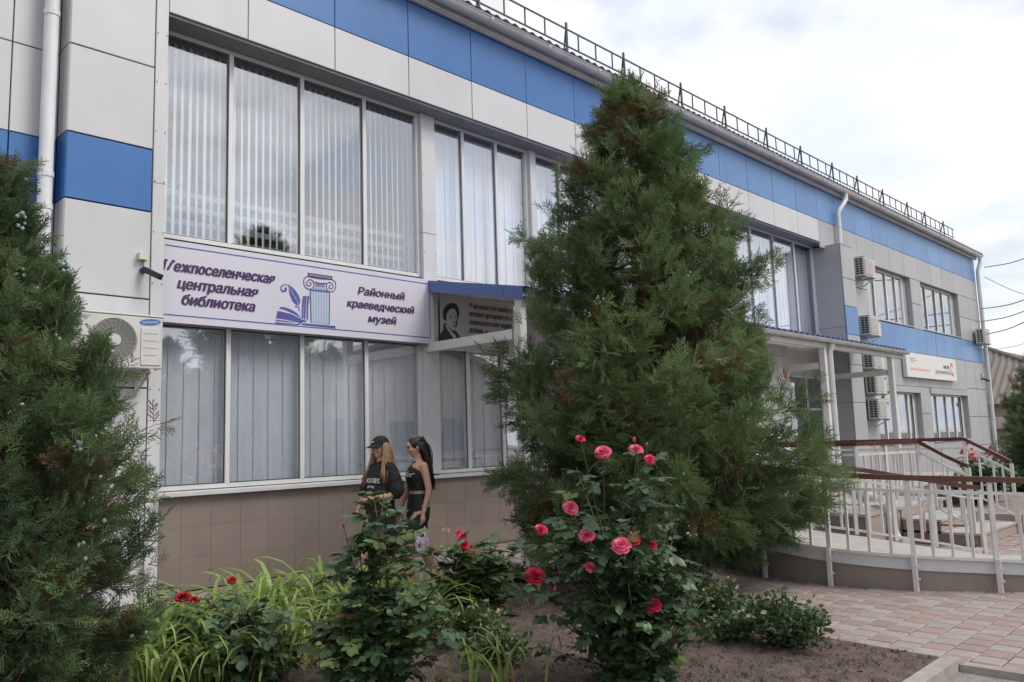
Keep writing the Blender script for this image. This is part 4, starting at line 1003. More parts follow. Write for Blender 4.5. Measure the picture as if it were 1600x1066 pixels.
    if bare:                                    # bare reddish twigs poking out
        q = MB()
        for _ in range(bare):
            E_, out = rr.choice(tips); a = E_ - out * .15; e1 = E_ + out * rr.uniform(.02, .09) + np.array([rr.uniform(-.05, .05), rr.uniform(-.05, .05), rr.uniform(.03, .16)])
            q.tube([tuple(a), tuple((a + e1) / 2 + np.array([0, 0, .02])), tuple(e1)], [.006, .0045, .002], 5, False)
            for __ in range(3):
                s_ = a + (e1 - a) * rr.uniform(.3, .9); q.tube([tuple(s_), tuple(s_ + rng.normal(size=3) * .05)], [.003, .0015], 4, False)
        q.build('bare_twigs', M['twig'], T, kind='stuff')
    if cones:
        q = MB(); N_ = len(pos)
        cl = [i for i in range(N_) if keep[i] and rr.random() < .5]; k = 0
        while k < cones:
            i = rr.choice(cl); c = pos[i] + dr[i] / np.linalg.norm(dr[i]) * sz[i] * .7
            rad_i = math.hypot(c[0] - b[0], c[1] - b[1]); Rm_ = float(np.interp(c[2] - b[2], zz, RR))
            if rad_i < .72 * Rm_ or c[2] - b[2] < hgt * .10: continue
            for __ in range(rr.choice((1, 3, 6, 9, 12))):
                cc = c + rng.normal(size=3) * .024; r_ = cone_r * rr.uniform(.7, 1.2); q.ball(tuple(cc), (r_, r_ * .9, r_ * 1.1), 6, 4); k += 1
        q.build('cones', M['cone_blue'], T, kind='stuff', smooth=True)
    return T
prof_c = [(0.1, .9), (.30, 1.20), (.6, 1.40), (1.0, 1.46), (1.5, 1.46), (2.0, 1.40), (2.4, 1.18), (2.9, 1.10), (3.5, 1.02), (4.0, .86), (4.5, .64), (4.9, .48), (5.2, .28), (5.42, .05)]
conifer('juniper_tree', 'tall cone-shaped juniper tree standing in front of the entrance', (7.34, 5.18, .02), 5.4, prof_c, 215, 104, .19, M['juniper'], 3, droop=.55, cones=420, cone_r=.011,
        leaders=[(-.9, .55, 2.75, .85, .22), (-.55, -.6, 3.2, .7, .2), (.95, -.75, 1.9, .7, .28), (1.25, -.5, 1.5, .6, .3), (.85, -.55, 3.0, .75, .22), (.35, -.3, 4.2, .6, .18), (0, 0, 4.75, .75, .16), (-1.0, .6, 1.6, .7, .3)], bare=30, zmin=.34)
prof_l = [(.1, .34), (.45, .48), (.8, .66), (1.2, .76), (1.55, .74), (1.8, .56), (2.0, .38), (2.2, .31), (2.4, .27), (2.5, .17), (2.65, .10), (2.9, .07), (3.1, .02)]
conifer('juniper_shrub', 'dark juniper with clusters of pale blue cones beside the fan unit', (1.03, 4.62, .0), 3.0, prof_l, 290, 112, .108, M['juniper_blue'], 8, droop=.45, cones=1000, cone_r=.0105, pw=.60,
        leaders=[(.0, .0, 2.45, .6, .06), (.26, -.2, 2.1, .30, .07), (.42, -.25, 1.8, .28, .10), (.2, -.5, 1.3, .5, .16)], bare=60)
prof_r = [(0.1, .5), (.4, .9), (1.0, 1.05), (1.7, .9), (2.4, .6), (2.9, .28), (3.2, .05)]
conifer('juniper_bush', 'rounded green juniper at the edge beyond the steps', (24.0, 4.72, 0), 3.2, prof_r, 110, 60, .25, M['juniper'], 21, droop=.3)

# ---- roses
def leaflet(mb, base, d, nrm, ln, wd):
    d = d.normalized(); s_ = d.cross(nrm).normalized(); n_ = s_.cross(d)
    P = [base, base + d * ln * .30 + s_ * wd * .42 - n_ * ln * .05, base + d * ln * .62 + s_ * wd * .46 - n_ * ln * .07, base + d * ln - n_ * ln * .14,
         base + d * ln * .62 - s_ * wd * .46 - n_ * ln * .07, base + d * ln * .30 - s_ * wd * .42 - n_ * ln * .05, base + d * ln * .5 + n_ * ln * -.10 - n_ * 0]
    mb.add(P[:6] + [base + d * ln * .5 - n_ * ln * .10], [(0, 1, 6), (1, 2, 6), (2, 3, 6), (3, 4, 6), (4, 5, 6), (5, 0, 6)])
def rose_leaf_mesh(seed, m, five=True):
    """compound leaf growing along +y, lying in xy, leaflets slightly folded"""
    r_ = random.Random(seed); mb = MB(); Zv = Vector((0, 0, 1))
    mb.add([(0.0015, 0, 0), (-.0015, 0, 0), (0, .10, .0)], [(0, 1, 2)])
    leaflet(mb, Vector((0, .085, 0)), Vector((r_.uniform(-.1, .1), 1, r_.uniform(-.3, .0))), Zv, .066, .050)
    for y, l in ((.075, .058),) + (((.042, .050),) if five else ()):
        for sg in (-1, 1):
            leaflet(mb, Vector((0, y, 0)), Vector((sg, .45 + r_.uniform(-.15, .15), r_.uniform(-.45, .0))), Zv + Vector((sg * .25, 0, 0)), l * r_.uniform(.85, 1.1), .042)
    return mb.mesh('leaf', m)
LEAF = {nm: [rose_leaf_mesh(k, M[nm]) for k in range(5)] for nm in ('rose_leaf', 'rose_leaf_young', 'rose_leaf_red')}
def bloom_mesh(seed, m, openness=1.0):
    """rose bloom, axis +z, radius about 1: rings of cupped petals"""
    r_ = random.Random(seed); mb = MB()
    for ring, (cnt, r0, tilt, h0, pl) in enumerate(((3, .10, .12, .50, .42), (4, .18, .30, .42, .50), (5, .28, .60, .30, .60), (6, .36, .95, .18, .66), (7, .42, 1.25, .06, .68))):
        for k in range(cnt):
            a = 2 * pi * (k + .5 * (ring % 2)) / cnt + r_.uniform(-.15, .15); tl = tilt * openness + r_.uniform(-.12, .12)
            o_ = Vector((math.cos(a), math.sin(a), 0)); s_ = Vector((-math.sin(a), math.cos(a), 0)); d_ = o_ * math.sin(tl) + Vector((0, 0, math.cos(tl)))
            nn = o_ * math.cos(tl) - Vector((0, 0, math.sin(tl))); b_ = o_ * r0 * .55 + Vector((0, 0, h0 - .35)); w_ = pl * 1.05; vs = []
            for i, (t, ww, curl) in enumerate(((0, .35, 0), (.5, .95, -.06), (.85, 1.0, 0.02), (1.0, .62, .14))):
                for j in (-1, 0, 1): vs.append(b_ + d_ * pl * t + s_ * (j * w_ * ww * .5) + nn * (curl * pl - abs(j) * .16 * pl * (1 - tl * .5)) + Vector((0, 0, r_.uniform(-.02, .02))))
            mb.add(vs, [(i * 3 + j, i * 3 + j + 1, i * 3 + j + 4, i * 3 + j + 3) for i in range(3) for j in range(2)])
    return mb.mesh('bloom', m, smooth=True)
def bud_mesh(m):
    mb = MB(); mb.ball((0, 0, .35), (.30, .30, .52), 8, 6); mb.cur = 1
    for k in range(5):
        a = 2 * pi * k / 5; c, s_ = math.cos(a), math.sin(a)
        mb.add([(c * .1 - s_ * .14, s_ * .1 + c * .14, -.1), (c * .1 + s_ * .14, s_ * .1 - c * .14, -.1), (c * .38, s_ * .38, .30), (c * .30, s_ * .30, .62)], [(0, 1, 2), (0, 2, 3)])
    return mb.mesh('bud', [m, M['sepal']], smooth=True)
BLOOM = {c: [bloom_mesh(k, M[c], op) for k, op in enumerate((1.0, .85, 1.1))] for c in ('petal_pink', 'petal_red', 'petal_dark')}
BUD = {c: bud_mesh(M[c]) for c in BLOOM}
def rose_bush(label, base, blooms, canes, spread, hgt, n_leaf, seed, leaf_scale=1.0, young=.2, red=.0, tops=None, low=.1, extra=0):
    """blooms: (point, radius, colour, kind); canes rise from the base to every bloom and to extra tips"""
    rr = random.Random(seed); T = thing('rose_bush', base, label, 'rose bush', 'rose bushes in the flower bed'); b = Vector(base)
    st = MB(); att = []
    tips = [(Vector(p), r, c, k) for p, r, c, k in blooms]
    for k in range(canes):
        a = rr.uniform(0, 2 * pi); r = spread * math.sqrt(rr.random()); h = hgt * rr.uniform(.45, 1.0) * (1 - .35 * (r / spread) ** 2)
        tips.append((b + Vector((r * math.cos(a), r * math.sin(a), h)), 0, None, None))
    for q in (tops or []): tips.append((Vector(q), 0, None, None))
    for p, r, c, kind in tips:
        foot = b + Vector((rr.uniform(-.10, .10), rr.uniform(-.10, .10), 0)); hd = p - foot
        mid = foot + Vector((hd.x * .35, hd.y * .35, hd.z * .5)) + Vector((rr.uniform(-.06, .06), rr.uniform(-.06, .06), 0))
        C_ = bez([foot, mid, p], 9); st.tube(C_, [.008, .0075, .007, .0062, .0055, .005, .0045, .004, .003], 5, False)
        for i in range(1, 9):
            att += [(C_[i], (C_[i] - C_[i - 1]).normalized(), i / 8)] * ((2 if i > 5 else 1) if not kind else (4 if 3 < i < 8 else 1))
            if rr.random() < .55 and i < 8:
                t = C_[i] + Vector((rr.uniform(-1, 1), rr.uniform(-1, 1), rr.uniform(.1, .8))) * rr.uniform(.07, .20)
                st.tube([C_[i], (C_[i] + t) / 2 + Vector((0, 0, .015)), t], [.0035, .003, .002], 4, False); att += [(t, (t - C_[i]).normalized(), i / 8), ((C_[i] + t) / 2, (t - C_[i]).normalized(), i / 8)]
        if kind:
            o = link('bloom' if kind == 'bloom' else 'bud', rr.choice(BLOOM[c]) if kind == 'bloom' else BUD[c], None, T, p)
            o.scale = (r, r, r * (.85 if kind == 'bloom' else 1)); tow = Vector((-p.x, -p.y, EYE - p.z)).normalized()
            ax = (Vector((0, 0, 1)) * (1.0 if kind == 'bloom' else 1.6) + tow * (.9 if kind == 'bloom' else .2) + Vector((rr.uniform(-.4, .4), rr.uniform(-.4, .4), 0))).normalized()
            o.rotation_euler = ax.to_track_quat('Z', 'Y').to_euler()
            if kind == 'bloom':
                for k in range(5): att.append((C_[-2] - Vector((0, 0, .02 * k)), hd.normalized(), 1))
    st.build('stems', M['rose_stem'], T, smooth=True, kind='stuff')
    att = [a for a in att if a[0].z > low]
    for k in range(n_leaf):
        p, d_, h = rr.choice(att); az = rr.uniform(0, 2 * pi)
        tow = Vector((-p.x, -p.y, 0)).normalized()
        out_ = (p - b); out_.z = 0
        dv_ = Vector((math.cos(az), math.sin(az), rr.uniform(-.35, .35))) + out_ * .9 + tow * .25
        q = dv_.to_track_quat('Y', 'Z'); u_ = rr.random()
        nm = 'rose_leaf_red' if u_ < red * h else ('rose_leaf_young' if rr.random() < young * (.3 + h) else 'rose_leaf')
        o = link('leaf', rr.choice(LEAF[nm]), None, T, p); s_ = leaf_scale * rr.uniform(.75, 1.3); o.scale = (s_, s_, s_)
        e = q.to_euler(); o.rotation_euler = (e.x + rr.uniform(-.3, .5), e.y + rr.uniform(-.5, .5), e.z)
    if extra:
        V_, F_ = [], []; mb2 = MB(); tpl = [([Vector(v_.co) for v_ in me_.vertices], [tuple(p_.vertices) for p_ in me_.polygons]) for me_ in LEAF['rose_leaf']]
        for k in range(extra):
            p, d_, h = rr.choice(att); az = rr.uniform(0, 2 * pi); q = Vector((math.cos(az), math.sin(az), rr.uniform(-.6, .4))).to_track_quat('Y', 'Z').to_matrix(); s_ = leaf_scale * rr.uniform(.7, 1.25); tv, tf = rr.choice(tpl)
            rq = q @ Matrix.Rotation(rr.uniform(-.6, .6), 3, 'Y'); j = Vector((rr.gauss(0, .04), rr.gauss(0, .04), rr.gauss(0, .04)))
            mb2.add([p + j + rq @ (x * s_) for x in tv], tf)
        mb2.build('foliage', M['rose_leaf'], T, kind='stuff')
    return T
def dp(px, dep): return at_depth(px, dep)
bl = []
for (u, v, r, c, k) in [(907, 686, 10, 'petal_red', 'bloom'), (942, 707, 17, 'petal_pink', 'bloom'), (991, 690, 9, 'petal_red', 'bud'), (994, 703, 15, 'petal_pink', 'bloom'), (1016, 717, 11, 'petal_red', 'bloom'), (1011, 697, 7, 'petal_red', 'bud'),
                        (892, 792, 15, 'petal_pink', 'bloom'), (880, 777, 6, 'petal_red', 'bud'), (845, 828, 14, 'petal_red', 'bloom'), (917, 837, 16, 'petal_pink', 'bloom'), (971, 851, 18, 'petal_pink', 'bloom'), (990, 843, 15, 'petal_red', 'bloom'),
                        (978, 822, 6, 'petal_red', 'bud'), (1019, 851, 10, 'petal_red', 'bloom'), (923, 886, 12, 'petal_pink', 'bloom'), (836, 901, 22, 'petal_red', 'bloom'), (867, 923, 9, 'petal_red', 'bud'), (1020, 944, 17, 'petal_red', 'bloom'), (986, 838, 9, 'petal_red', 'bud')]:
    dep = 4.98 - .38 * math.exp(-((u - 935) / 90) ** 2) + random.uniform(-.06, .06); bl.append((dp((u, v), dep), r * .96 * dep / FOC, c, k))
rose_bush('large rose bush covered in bright pink-red blooms before the juniper', (4.22, 3.16, .04), bl, 44, .46, 1.35, 298, 5, leaf_scale=1.05, young=.26, extra=760, tops=[dp((u, v), 5.1) for u, v in ((1060, 905), (1075, 960), (860, 960), (850, 1010), (1070, 1010), (900, 730), (1030, 760), (960, 930), (900, 960), (1100, 940))])
bl = [(dp((537, 824), 5.2), .022, 'petal_dark', 'bud'), (dp((633, 797), 5.0), .018, 'sepal' if False else 'petal_dark', 'bud'), (dp((690, 907), 4.85), .026, 'petal_dark', 'bud')]
rose_bush('leafy rose bush with closed buds in front of the two walking women', (3.10, 4.34, .04), bl, 18, .30, .68, 298, 6, leaf_scale=1.10, extra=420, young=.42, red=.12, low=.05,
          tops=[dp((u, v), dd) for u, v, dd in ((600, 768, 5.2), (585, 785, 5.2), (606, 790, 5.15), (560, 830, 5.2), (590, 820, 5.1), (600, 800, 5.2), (575, 850, 5.1), (610, 850, 5.0), (680, 960, 4.9), (640, 910, 5.0), (520, 900, 5.2), (545, 870, 5.1), (715, 960, 4.9), (570, 940, 4.8), (640, 960, 4.8), (540, 990, 4.9))])
bl = [(dp((722, 840), 6.9), .058, 'petal_red', 'bloom'), (dp((727, 852), 6.85), .05, 'petal_red', 'bloom'), (dp((769, 862), 6.9), .03, 'petal_dark', 'bud'), (dp((716, 832), 6.92), .03, 'petal_red', 'bloom')]
rose_bush('smaller rose bush with one double red bloom near the middle of the bed', (5.02, 5.35, .04), bl, 20, .42, .78, 240, 9, leaf_scale=1.3, extra=150, young=.42, red=.15, tops=[dp((u, v), 6.9) for u, v in ((668, 862), (682, 858), (640, 880), (700, 865), (770, 870), (750, 900), (660, 890), (735, 880))])
bl = [(dp((286, 934), 5.7), .072, 'petal_dark', 'bloom'), (dp((303, 938), 5.72), .05, 'petal_dark', 'bloom'), (dp((362, 907), 5.75), .042, 'petal_dark', 'bloom'), (dp((349, 963), 5.6), .026, 'petal_dark', 'bloom'), (dp((358, 962), 5.62), .03, 'petal_dark', 'bloom'), (dp((331, 936), 5.7), .024, 'petal_dark', 'bud')]
rose_bush('rose bush with dark crimson blooms among the daylily leaves', (2.72, 5.05, .03), bl, 16, .30, .62, 200, 12, leaf_scale=1.1, young=.10, extra=100, tops=[dp((u, v), 5.6) for u, v in ((400, 940), (410, 960), (285, 1000), (390, 1010), (330, 990))])

# ---- daylily clumps: arching strap leaves, each leaf a piece
def blade_mesh(k, m):
    r_ = random.Random(k); L_ = r_.uniform(.65, 1.0); bend = r_.uniform(1.6, 3.2); n = 7; mb = MB(); w_ = r_.uniform(.011, .017); tw = r_.uniform(-.5, .5)
    x, z, a = 0, 0, pi / 2 - r_.uniform(.05, .35)
    for i in range(n + 1):
        t = i / n; ww = w_ * (1 - t ** 3) * (.75 + .5 * min(1, t * 3)); c, s_ = math.cos(tw * t), math.sin(tw * t)
        mb.v += [(x, -ww * c, z - ww * s_), (x - .15 * ww, 0, z - .004), (x, ww * c, z + ww * s_)]
        x += L_ / n * math.cos(a); z += L_ / n * math.sin(a); a -= bend / n * (1.5 * t + .5)
        if i == 4 and r_.random() < .2: a -= 1.0
    for i in range(n):
        for j in range(2): mb.f.append((i * 3 + j, i * 3 + j + 1, i * 3 + j + 4, i * 3 + j + 3)); mb.mi.append(0)
    return mb.mesh('strap_leaf', m, smooth=True)
BL = {'g': [blade_mesh(k, M['lily_leaf']) for k in range(9)], 'd': [blade_mesh(k + 30, M['lily_leaf_dry']) for k in range(4)]}
def daylily(p, label, n, sc, seed, dry=.12, up=0.0):
    rr = random.Random(seed); z = bed_z(p[0], p[1]) if p[1] < 6.6 else 0
    T = thing('daylily_clump', (p[0], p[1], z - .01), label, 'plant', 'strap-leaved plants in the flower bed')
    for k in range(n):
        d_ = rr.random() < dry
        o = link('strap_leaf', rr.choice(BL['d' if d_ else 'g']), None, T, (p[0] + rr.gauss(0, .10), p[1] + rr.gauss(0, .10), z - .01))
        s_ = sc * rr.uniform(.7, 1.2) * (.8 if d_ else 1); o.scale = (s_, s_, s_); o.rotation_euler = (rr.uniform(-.15, .15), rr.uniform(-.25, .35) + (.35 if d_ else 0) - up, rr.uniform(0, 2 * pi))
LIL = [((2.45, 6.05), 'yellow-green daylily clump closest to the cone-bearing juniper', 44, .95), ((2.95, 6.35), 'daylily clump behind the crimson roses, below the corner of the plinth', 46, 1.0),
       ((3.5, 6.30), 'tall arching daylily clump against the brown plinth under the second window', 52, 1.08), ((4.0, 6.20), 'dense daylily clump under the middle of the big window', 50, 1.05),
       ((3.25, 5.70), 'daylily clump just right of the crimson roses', 46, .95), ((3.75, 5.45), 'daylily clump with dry brown leaves beside the leafy rose bush', 46, .95),
       ((2.25, 5.55), 'daylily clump at the foot of the cone-bearing juniper', 40, .85), ((2.75, 5.75), 'daylily clump directly behind the crimson rose blooms', 42, .9),
       ((4.55, 6.1), 'daylily clump at the feet of the walking women', 40, .9), ((4.45, 5.35), 'daylily clump between the two red rose bushes', 36, .8)]
for k, (p, lab, n, sc) in enumerate(LIL): daylily(p, lab, int(n * 1.9), sc * .95, 40 + k, .30 if 'dry' in lab else .10)
daylily((3.66, 3.72), 'short upright iris leaves at the bottom edge between the rose bushes', 22, .62, 61, .12, up=.30)
daylily((3.42, 3.85), 'second tuft of short iris leaves beside the leafy rose bush', 14, .55, 62, .12, up=.30)
daylily((5.75, 5.45), 'small strap-leaved tuft at the end of the soil by the juniper', 14, .7, 63, .3)

daylily((2.55, 5.35), 'yellowish daylily clump at the very foot of the crimson roses', 50, .75, 64, .25)
daylily((3.05, 5.25), 'daylily clump in front of the crimson roses at the bottom edge', 50, .75, 65, .25)
daylily((3.45, 5.05), 'dry-tipped daylily clump left of the leafy rose bush', 46, .7, 66, .30)
daylily((4.9, 5.85), 'daylily clump hidden partly behind the double red bloom', 40, .85, 67, .15)
# ---- low leafy shrubs
def shrub(name, label, base, rx, ry, h, n, ls, seed, m='shrub', tone=.5):
    rr = random.Random(seed); g = np.random.default_rng(seed); T = thing(name, base, label, 'shrub', 'low shrubs in the flower bed'); b = np.array(base)
    st = MB(); ends = []
    for k in range(26):
        a = rr.uniform(0, 2 * pi); r = math.sqrt(rr.random()); e = Vector((b[0] + rx * r * math.cos(a), b[1] + ry * r * math.sin(a), b[2] + h * (1 - .55 * r * r) * rr.uniform(.55, 1.0)))
        C_ = bez([Vector(base), Vector(base).lerp(e, .5) + Vector((0, 0, .04)), e], 6); st.tube(C_, [.005, .005, .004, .0035, .003, .002], 4, False); ends.append(C_)
    st.build('stems', M['rose_stem'], T, kind='stuff')
    V_ = []; Q = []; tn = []
    for k in range(n):
        C_ = rr.choice(ends); t = 5 * (rr.random() ** .6); i = min(4, int(t)); p = np.array(C_[i].lerp(C_[i + 1], t - i)) + g.normal(size=3) * np.array([.045, .045, .035])
        if p[2] < b[2] + .01: p[2] = b[2] + .01 + .04 * rr.random()
        d_ = g.normal(size=3); d_[2] = abs(d_[2]) * .5 + .1; d_ /= np.linalg.norm(d_); s_ = np.cross(d_, g.normal(size=3)); s_ /= np.linalg.norm(s_); l = ls * rr.uniform(.6, 1.25); w_ = l * .30; nn = np.cross(d_, s_)
        q = len(V_); V_ += [p, p + d_ * l * .5 + s_ * w_ - nn * l * .08, p + d_ * l - nn * l * .12, p + d_ * l * .5 - s_ * w_ - nn * l * .08]; Q.append([q, q + 1, q + 2, q + 3]); tt = min(1, max(0, rr.gauss(tone, .22) if rr.random() > .03 else 1)); tn += [tt] * 4
    link('foliage', np_mesh('foliage', np.array(V_), np.array(Q), M[m], np.array(tn)), None, T, None, 'stuff')
    return T
shrub('leafy_shrub', 'dense round green shrub at the edge of the paving', (5.66, 2.86, .03), .32, .34, .42, 2600, .050, 71)
shrub('leafy_shrub', 'sprawling light green shrub between the juniper trunk and the paving', (6.15, 3.72, .03), .40, .38, .30, 1500, .055, 72, tone=.7)
shrub('leafy_shrub', 'loose leafy shrub with upright tips by the juniper trunk', (6.85, 4.62, .03), .42, .36, .48, 1100, .06, 73, tone=.7)
shrub('leafy_shrub', 'small bright green shrub on bare soil between the rose bushes', (4.08, 4.18, .03), .24, .26, .26, 900, .050, 74, tone=.6)
shrub('leafy_shrub', 'little shrub low to the soil left of the round one', (5.55, 3.28, .03), .26, .22, .22, 700, .05, 77, tone=.5)
shrub('leafy_shrub', 'light green leafy patch between the leafy rose bush and the double red bloom', (4.35, 4.85, .03), .38, .34, .36, 1500, .055, 81, tone=.75)
shrub('leafy_shrub', 'clipped low green shrub on the path side of the juniper', (6.55, 6.35, .02), .75, .25, .17, 1500, .04, 75, tone=.35)
# weeds and dead grass
mb_v, mb_q, mb_t = [], [], []
for k in range(900):
    y = random.uniform(2.1, 5.6); x = random.uniform(3.4, bed_edge(y) - .05); cx = noise2(x * .9, y * .9)
    if cx < .45 or random.random() < .3: continue
    z = bed_z(x, y); h = random.uniform(.012, .04); a = random.uniform(0, 6.28); w_ = .0025; dx, dy = random.gauss(0, .03), random.gauss(0, .03); k0 = len(mb_v)
    mb_v += [(x - w_ * math.cos(a), y - w_ * math.sin(a), z), (x + w_ * math.cos(a), y + w_ * math.sin(a), z), (x + dx * .6 + w_ * .6, y + dy * .6, z + h * .7), (x + dx, y + dy, z + h)]
    mb_q.append([k0, k0 + 1, k0 + 2, k0 + 3]); mb_t += [random.random()] * 4
tag(link('grass', np_mesh('grass', np.array(mb_v), np.array(mb_q), M['weed'], np.array(mb_t))), 'sparse weeds and dead grass on the soil', 'grass', kind='stuff')

# far greenery beside the steps: rose with pink blooms and a strap-leaved border
bl = [(Vector((19.9 + random.uniform(-.5, .5), 5.35 + random.uniform(-.25, .35), .95 + random.uniform(-.25, .25))), .065, 'petal_red', 'bloom') for _ in range(10)]
rose_bush('distant rose bush with pink blooms seen through the stair railing', (19.9, 5.4, 0), bl, 14, .6, .95, 60, 31, leaf_scale=2.0)
bl = [(Vector((21.6 + random.uniform(-.2, .2), 5.3 + random.uniform(-.2, .2), 1.0 + random.uniform(-.2, .1))), .06, 'petal_red', 'bloom') for _ in range(4)]
rose_bush('distant rose bush with a few pink blooms beside the far drainpipe', (21.6, 5.35, 0), bl, 10, .5, .9, 40, 33, leaf_scale=2.0)
shrub('leafy_shrub', 'green border plants behind the steps at the far wall', (18.6, 5.0, 0), 1.6, .8, .75, 2600, .14, 78, tone=.45)
shrub('leafy_shrub', 'low green border plants under the far juniper', (22.3, 5.2, 0), 1.5, .9, .6, 2200, .14, 79, tone=.35)

# ================================================================ distance: neighbouring house and wires
Hs = thing('neighbour_house', (50, 12.2, 0), 'low beige house with a brown corrugated hip roof behind the corner', 'house')
hx0, hx1, hy0, hy1 = 45.0, 57, 6.0, 18.4
MB().box(hx0, hx1, hy0, hy1, 0, 2.7).build('wall', M['house_wall'], Hs)
def corr(c0, c1, apex0, apex1, pitch=.34):
    """corrugated roof plane between eave c0-c1 and ridge apex0-apex1 (world points)"""
    c0, c1, a0, a1 = map(Vector, (c0, c1, apex0, apex1)); n = int((c1 - c0).length / pitch * 6); mb = MB(); nr = ((c1 - c0).cross(a0 - c0)).normalized()
    if nr.z < 0: nr = -nr
    for i in range(n + 1):
        t = i / n; w_ = .045 * math.sin(t * n / 6 * 2 * pi); e = c0.lerp(c1, t)
        u = (c1 - c0).normalized(); x0_ = (a0 - c0).dot(u) / (c1 - c0).length; x1_ = (a1 - c0).dot(u) / (c1 - c0).length
        k = 1.0 if x0_ <= t <= x1_ else (t / x0_ if t < x0_ else (1 - t) / (1 - x1_))
        up = (a0 - c0) - u * (a0 - c0).dot(u); mb.v += [tuple(e + nr * w_), tuple(e + up * k + nr * w_ * min(1, k * 8))]
    for i in range(n): mb.f.append((2 * i, 2 * i + 2, 2 * i + 3, 2 * i + 1)); mb.mi.append(0)
    return mb
ex, ey0, ey1, ez = hx0 - .4, hy0 - .4, hy1 + .4, 2.62; ym = 12.2; rx0 = hx0 + 4.0; rz = 5.75
corr((ex, ey1, ez), (ex, ey0, ez), (rx0, ym, rz), (rx0, ym, rz)).build('roof', M['slate'], Hs)
corr((ex, ey0, ez), (hx1, ey0, ez), (rx0, ym, rz), (hx1, ym, rz)).build('roof', M['slate'], Hs)
corr((hx1, ey1, ez), (ex, ey1, ez), (hx1, ym, rz), (rx0, ym, rz)).build('roof', M['slate'], Hs)
MB().tube([(ex, ey0, ez + .05), (rx0, ym, rz + .06)], .10, 8).build('hip_cap', M['slate'], Hs)
T = copy_tree(base); T.location = (hx0 - .02, 11.05, 1.45); T.rotation_euler = (0, 0, -pi / 2); T['label'] = 'air conditioner on the wall of the low beige house'
WX = [((1538, 418), (1640, 388), 36, 30), ((1538, 433), (1640, 470), 36, 30), ((1530, 483), (1640, 454), 36, 26), ((1531, 503), (1640, 470), 36, 26), ((1534, 524), (1640, 484), 36, 24), ((1540, 548), (1640, 524), 46, 40), ((1545, 565), (1640, 545), 60, 60)]
WL = ['power cable rising from the roof corner of the building', 'slack pair of thin cables falling from the roof corner', 'dark cable in the sky level with the far unit', 'thick dark cable just under the uppermost of the dark pair', 'lower dark cable beside the far air conditioner', 'thin cable crossing the sky above the house roof', 'faint thin cable low over the house ridge']
for (a, b_, da, db), lab in zip(WX, WL):
    A, E_ = at_depth(a, da * .9), at_depth(b_, db * .9); mid = (A + E_) / 2 - Vector((0, 0, .12))
    tag(MB().tube(bez([A, mid, E_], 10), .016 if 'thin' not in lab else .011, 5).build('overhead_cable', M['wire']), lab, 'cable', 'overhead cables at the far corner')

# ================================================================ the two walking women
def raw_obj(v, f):
    me = bpy.data.meshes.new('tmp'); me.from_pydata(v, [], f); o = bpy.data.objects.new('tmp', me); COL.objects.link(o); return o
def evaluated(o):
    dg = bpy.context.evaluated_depsgraph_get(); dg.update(); me = bpy.data.meshes.new_from_object(o.evaluated_get(dg)); bpy.data.objects.remove(o); return me
def union(mb, voxel, smooth=3, noise=0.0):
    o = raw_obj(mb.v, mb.f); r = o.modifiers.new('r', 'REMESH'); r.mode = 'VOXEL'; r.voxel_size = voxel; r.use_smooth_shade = True
    s_ = o.modifiers.new('s', 'SMOOTH'); s_.iterations = smooth; s_.factor = .5
    if noise:
        tx = bpy.data.textures.new('folds', 'CLOUDS'); tx.noise_scale = .085; d_ = o.modifiers.new('d', 'DISPLACE'); d_.texture = tx; d_.strength = noise; d_.mid_level = .5
    return evaluated(o)
def limb(mb, pts, rad, n=10):
    P = bez(pts, 4 * len(pts)); R_ = [float(np.interp(i / (len(P) - 1) * (len(pts) - 1), range(len(pts)), rad)) for i in range(len(P))]; mb.tube(P, R_, n)
    for q in (0, -1): mb.ball(tuple(P[q]), R_[q], 10, 8)
def rings(mb, rs, n=20):
    """rs: (z, cx, cy, rx, ry)"""
    k = len(mb.v)
    for z, cx, cy, rx, ry in rs:
        for j in range(n): a = 2 * pi * j / n; mb.v.append((cx + rx * math.cos(a), cy + ry * math.sin(a), z))
    for i in range(len(rs) - 1):
        for j in range(n): mb.f.append((k + i * n + j, k + i * n + (j + 1) % n, k + (i + 1) * n + (j + 1) % n, k + (i + 1) * n + j)); mb.mi.append(0)
    mb.f += [tuple(k + j for j in reversed(range(n))), tuple(k + (len(rs) - 1) * n + j for j in range(n))]; mb.mi += [0, 0]
def head_xf(yaw, pitch, piv=Vector((0, .005, 1.45))):
    R_ = Matrix.Rotation(yaw, 3, 'Z') @ Matrix.Rotation(pitch, 3, 'X'); return lambda p: R_ @ (Vector(p) - piv) + piv
def hand(mb, wrist, d, curl, side):
    """palm, four fingers and a thumb; d = direction of the hand, curl = direction the fingers bend to"""
    w_ = Vector(wrist); d = Vector(d).normalized(); c = Vector(curl); c = (c - d * c.dot(d)).normalized(); s_ = d.cross(c) * side
    for t in (.02, .05, .075): mb.ball(tuple(w_ + d * t), .028 if t > .03 else .024, 10, 8)
    mb.ball(tuple(w_ + d * .06 + s_ * .018), .021, 8, 6); mb.ball(tuple(w_ + d * .06 - s_ * .018), .021, 8, 6)
    for k, ln in enumerate((.060, .070, .066, .052)):
        b_ = w_ + d * .085 + s_ * (.027 - .018 * k); p1 = b_ + d * ln * .5 + c * ln * .12; p2 = p1 + d * ln * .38 + c * ln * .42; limb(mb, [b_, p1, p2], [.0095, .009, .0075], 8)
    b_ = w_ + d * .035 + s_ * .026; limb(mb, [b_, b_ + d * .03 + s_ * .022 + c * .012, b_ + d * .06 + s_ * .026 + c * .03], [.011, .010, .008], 8)
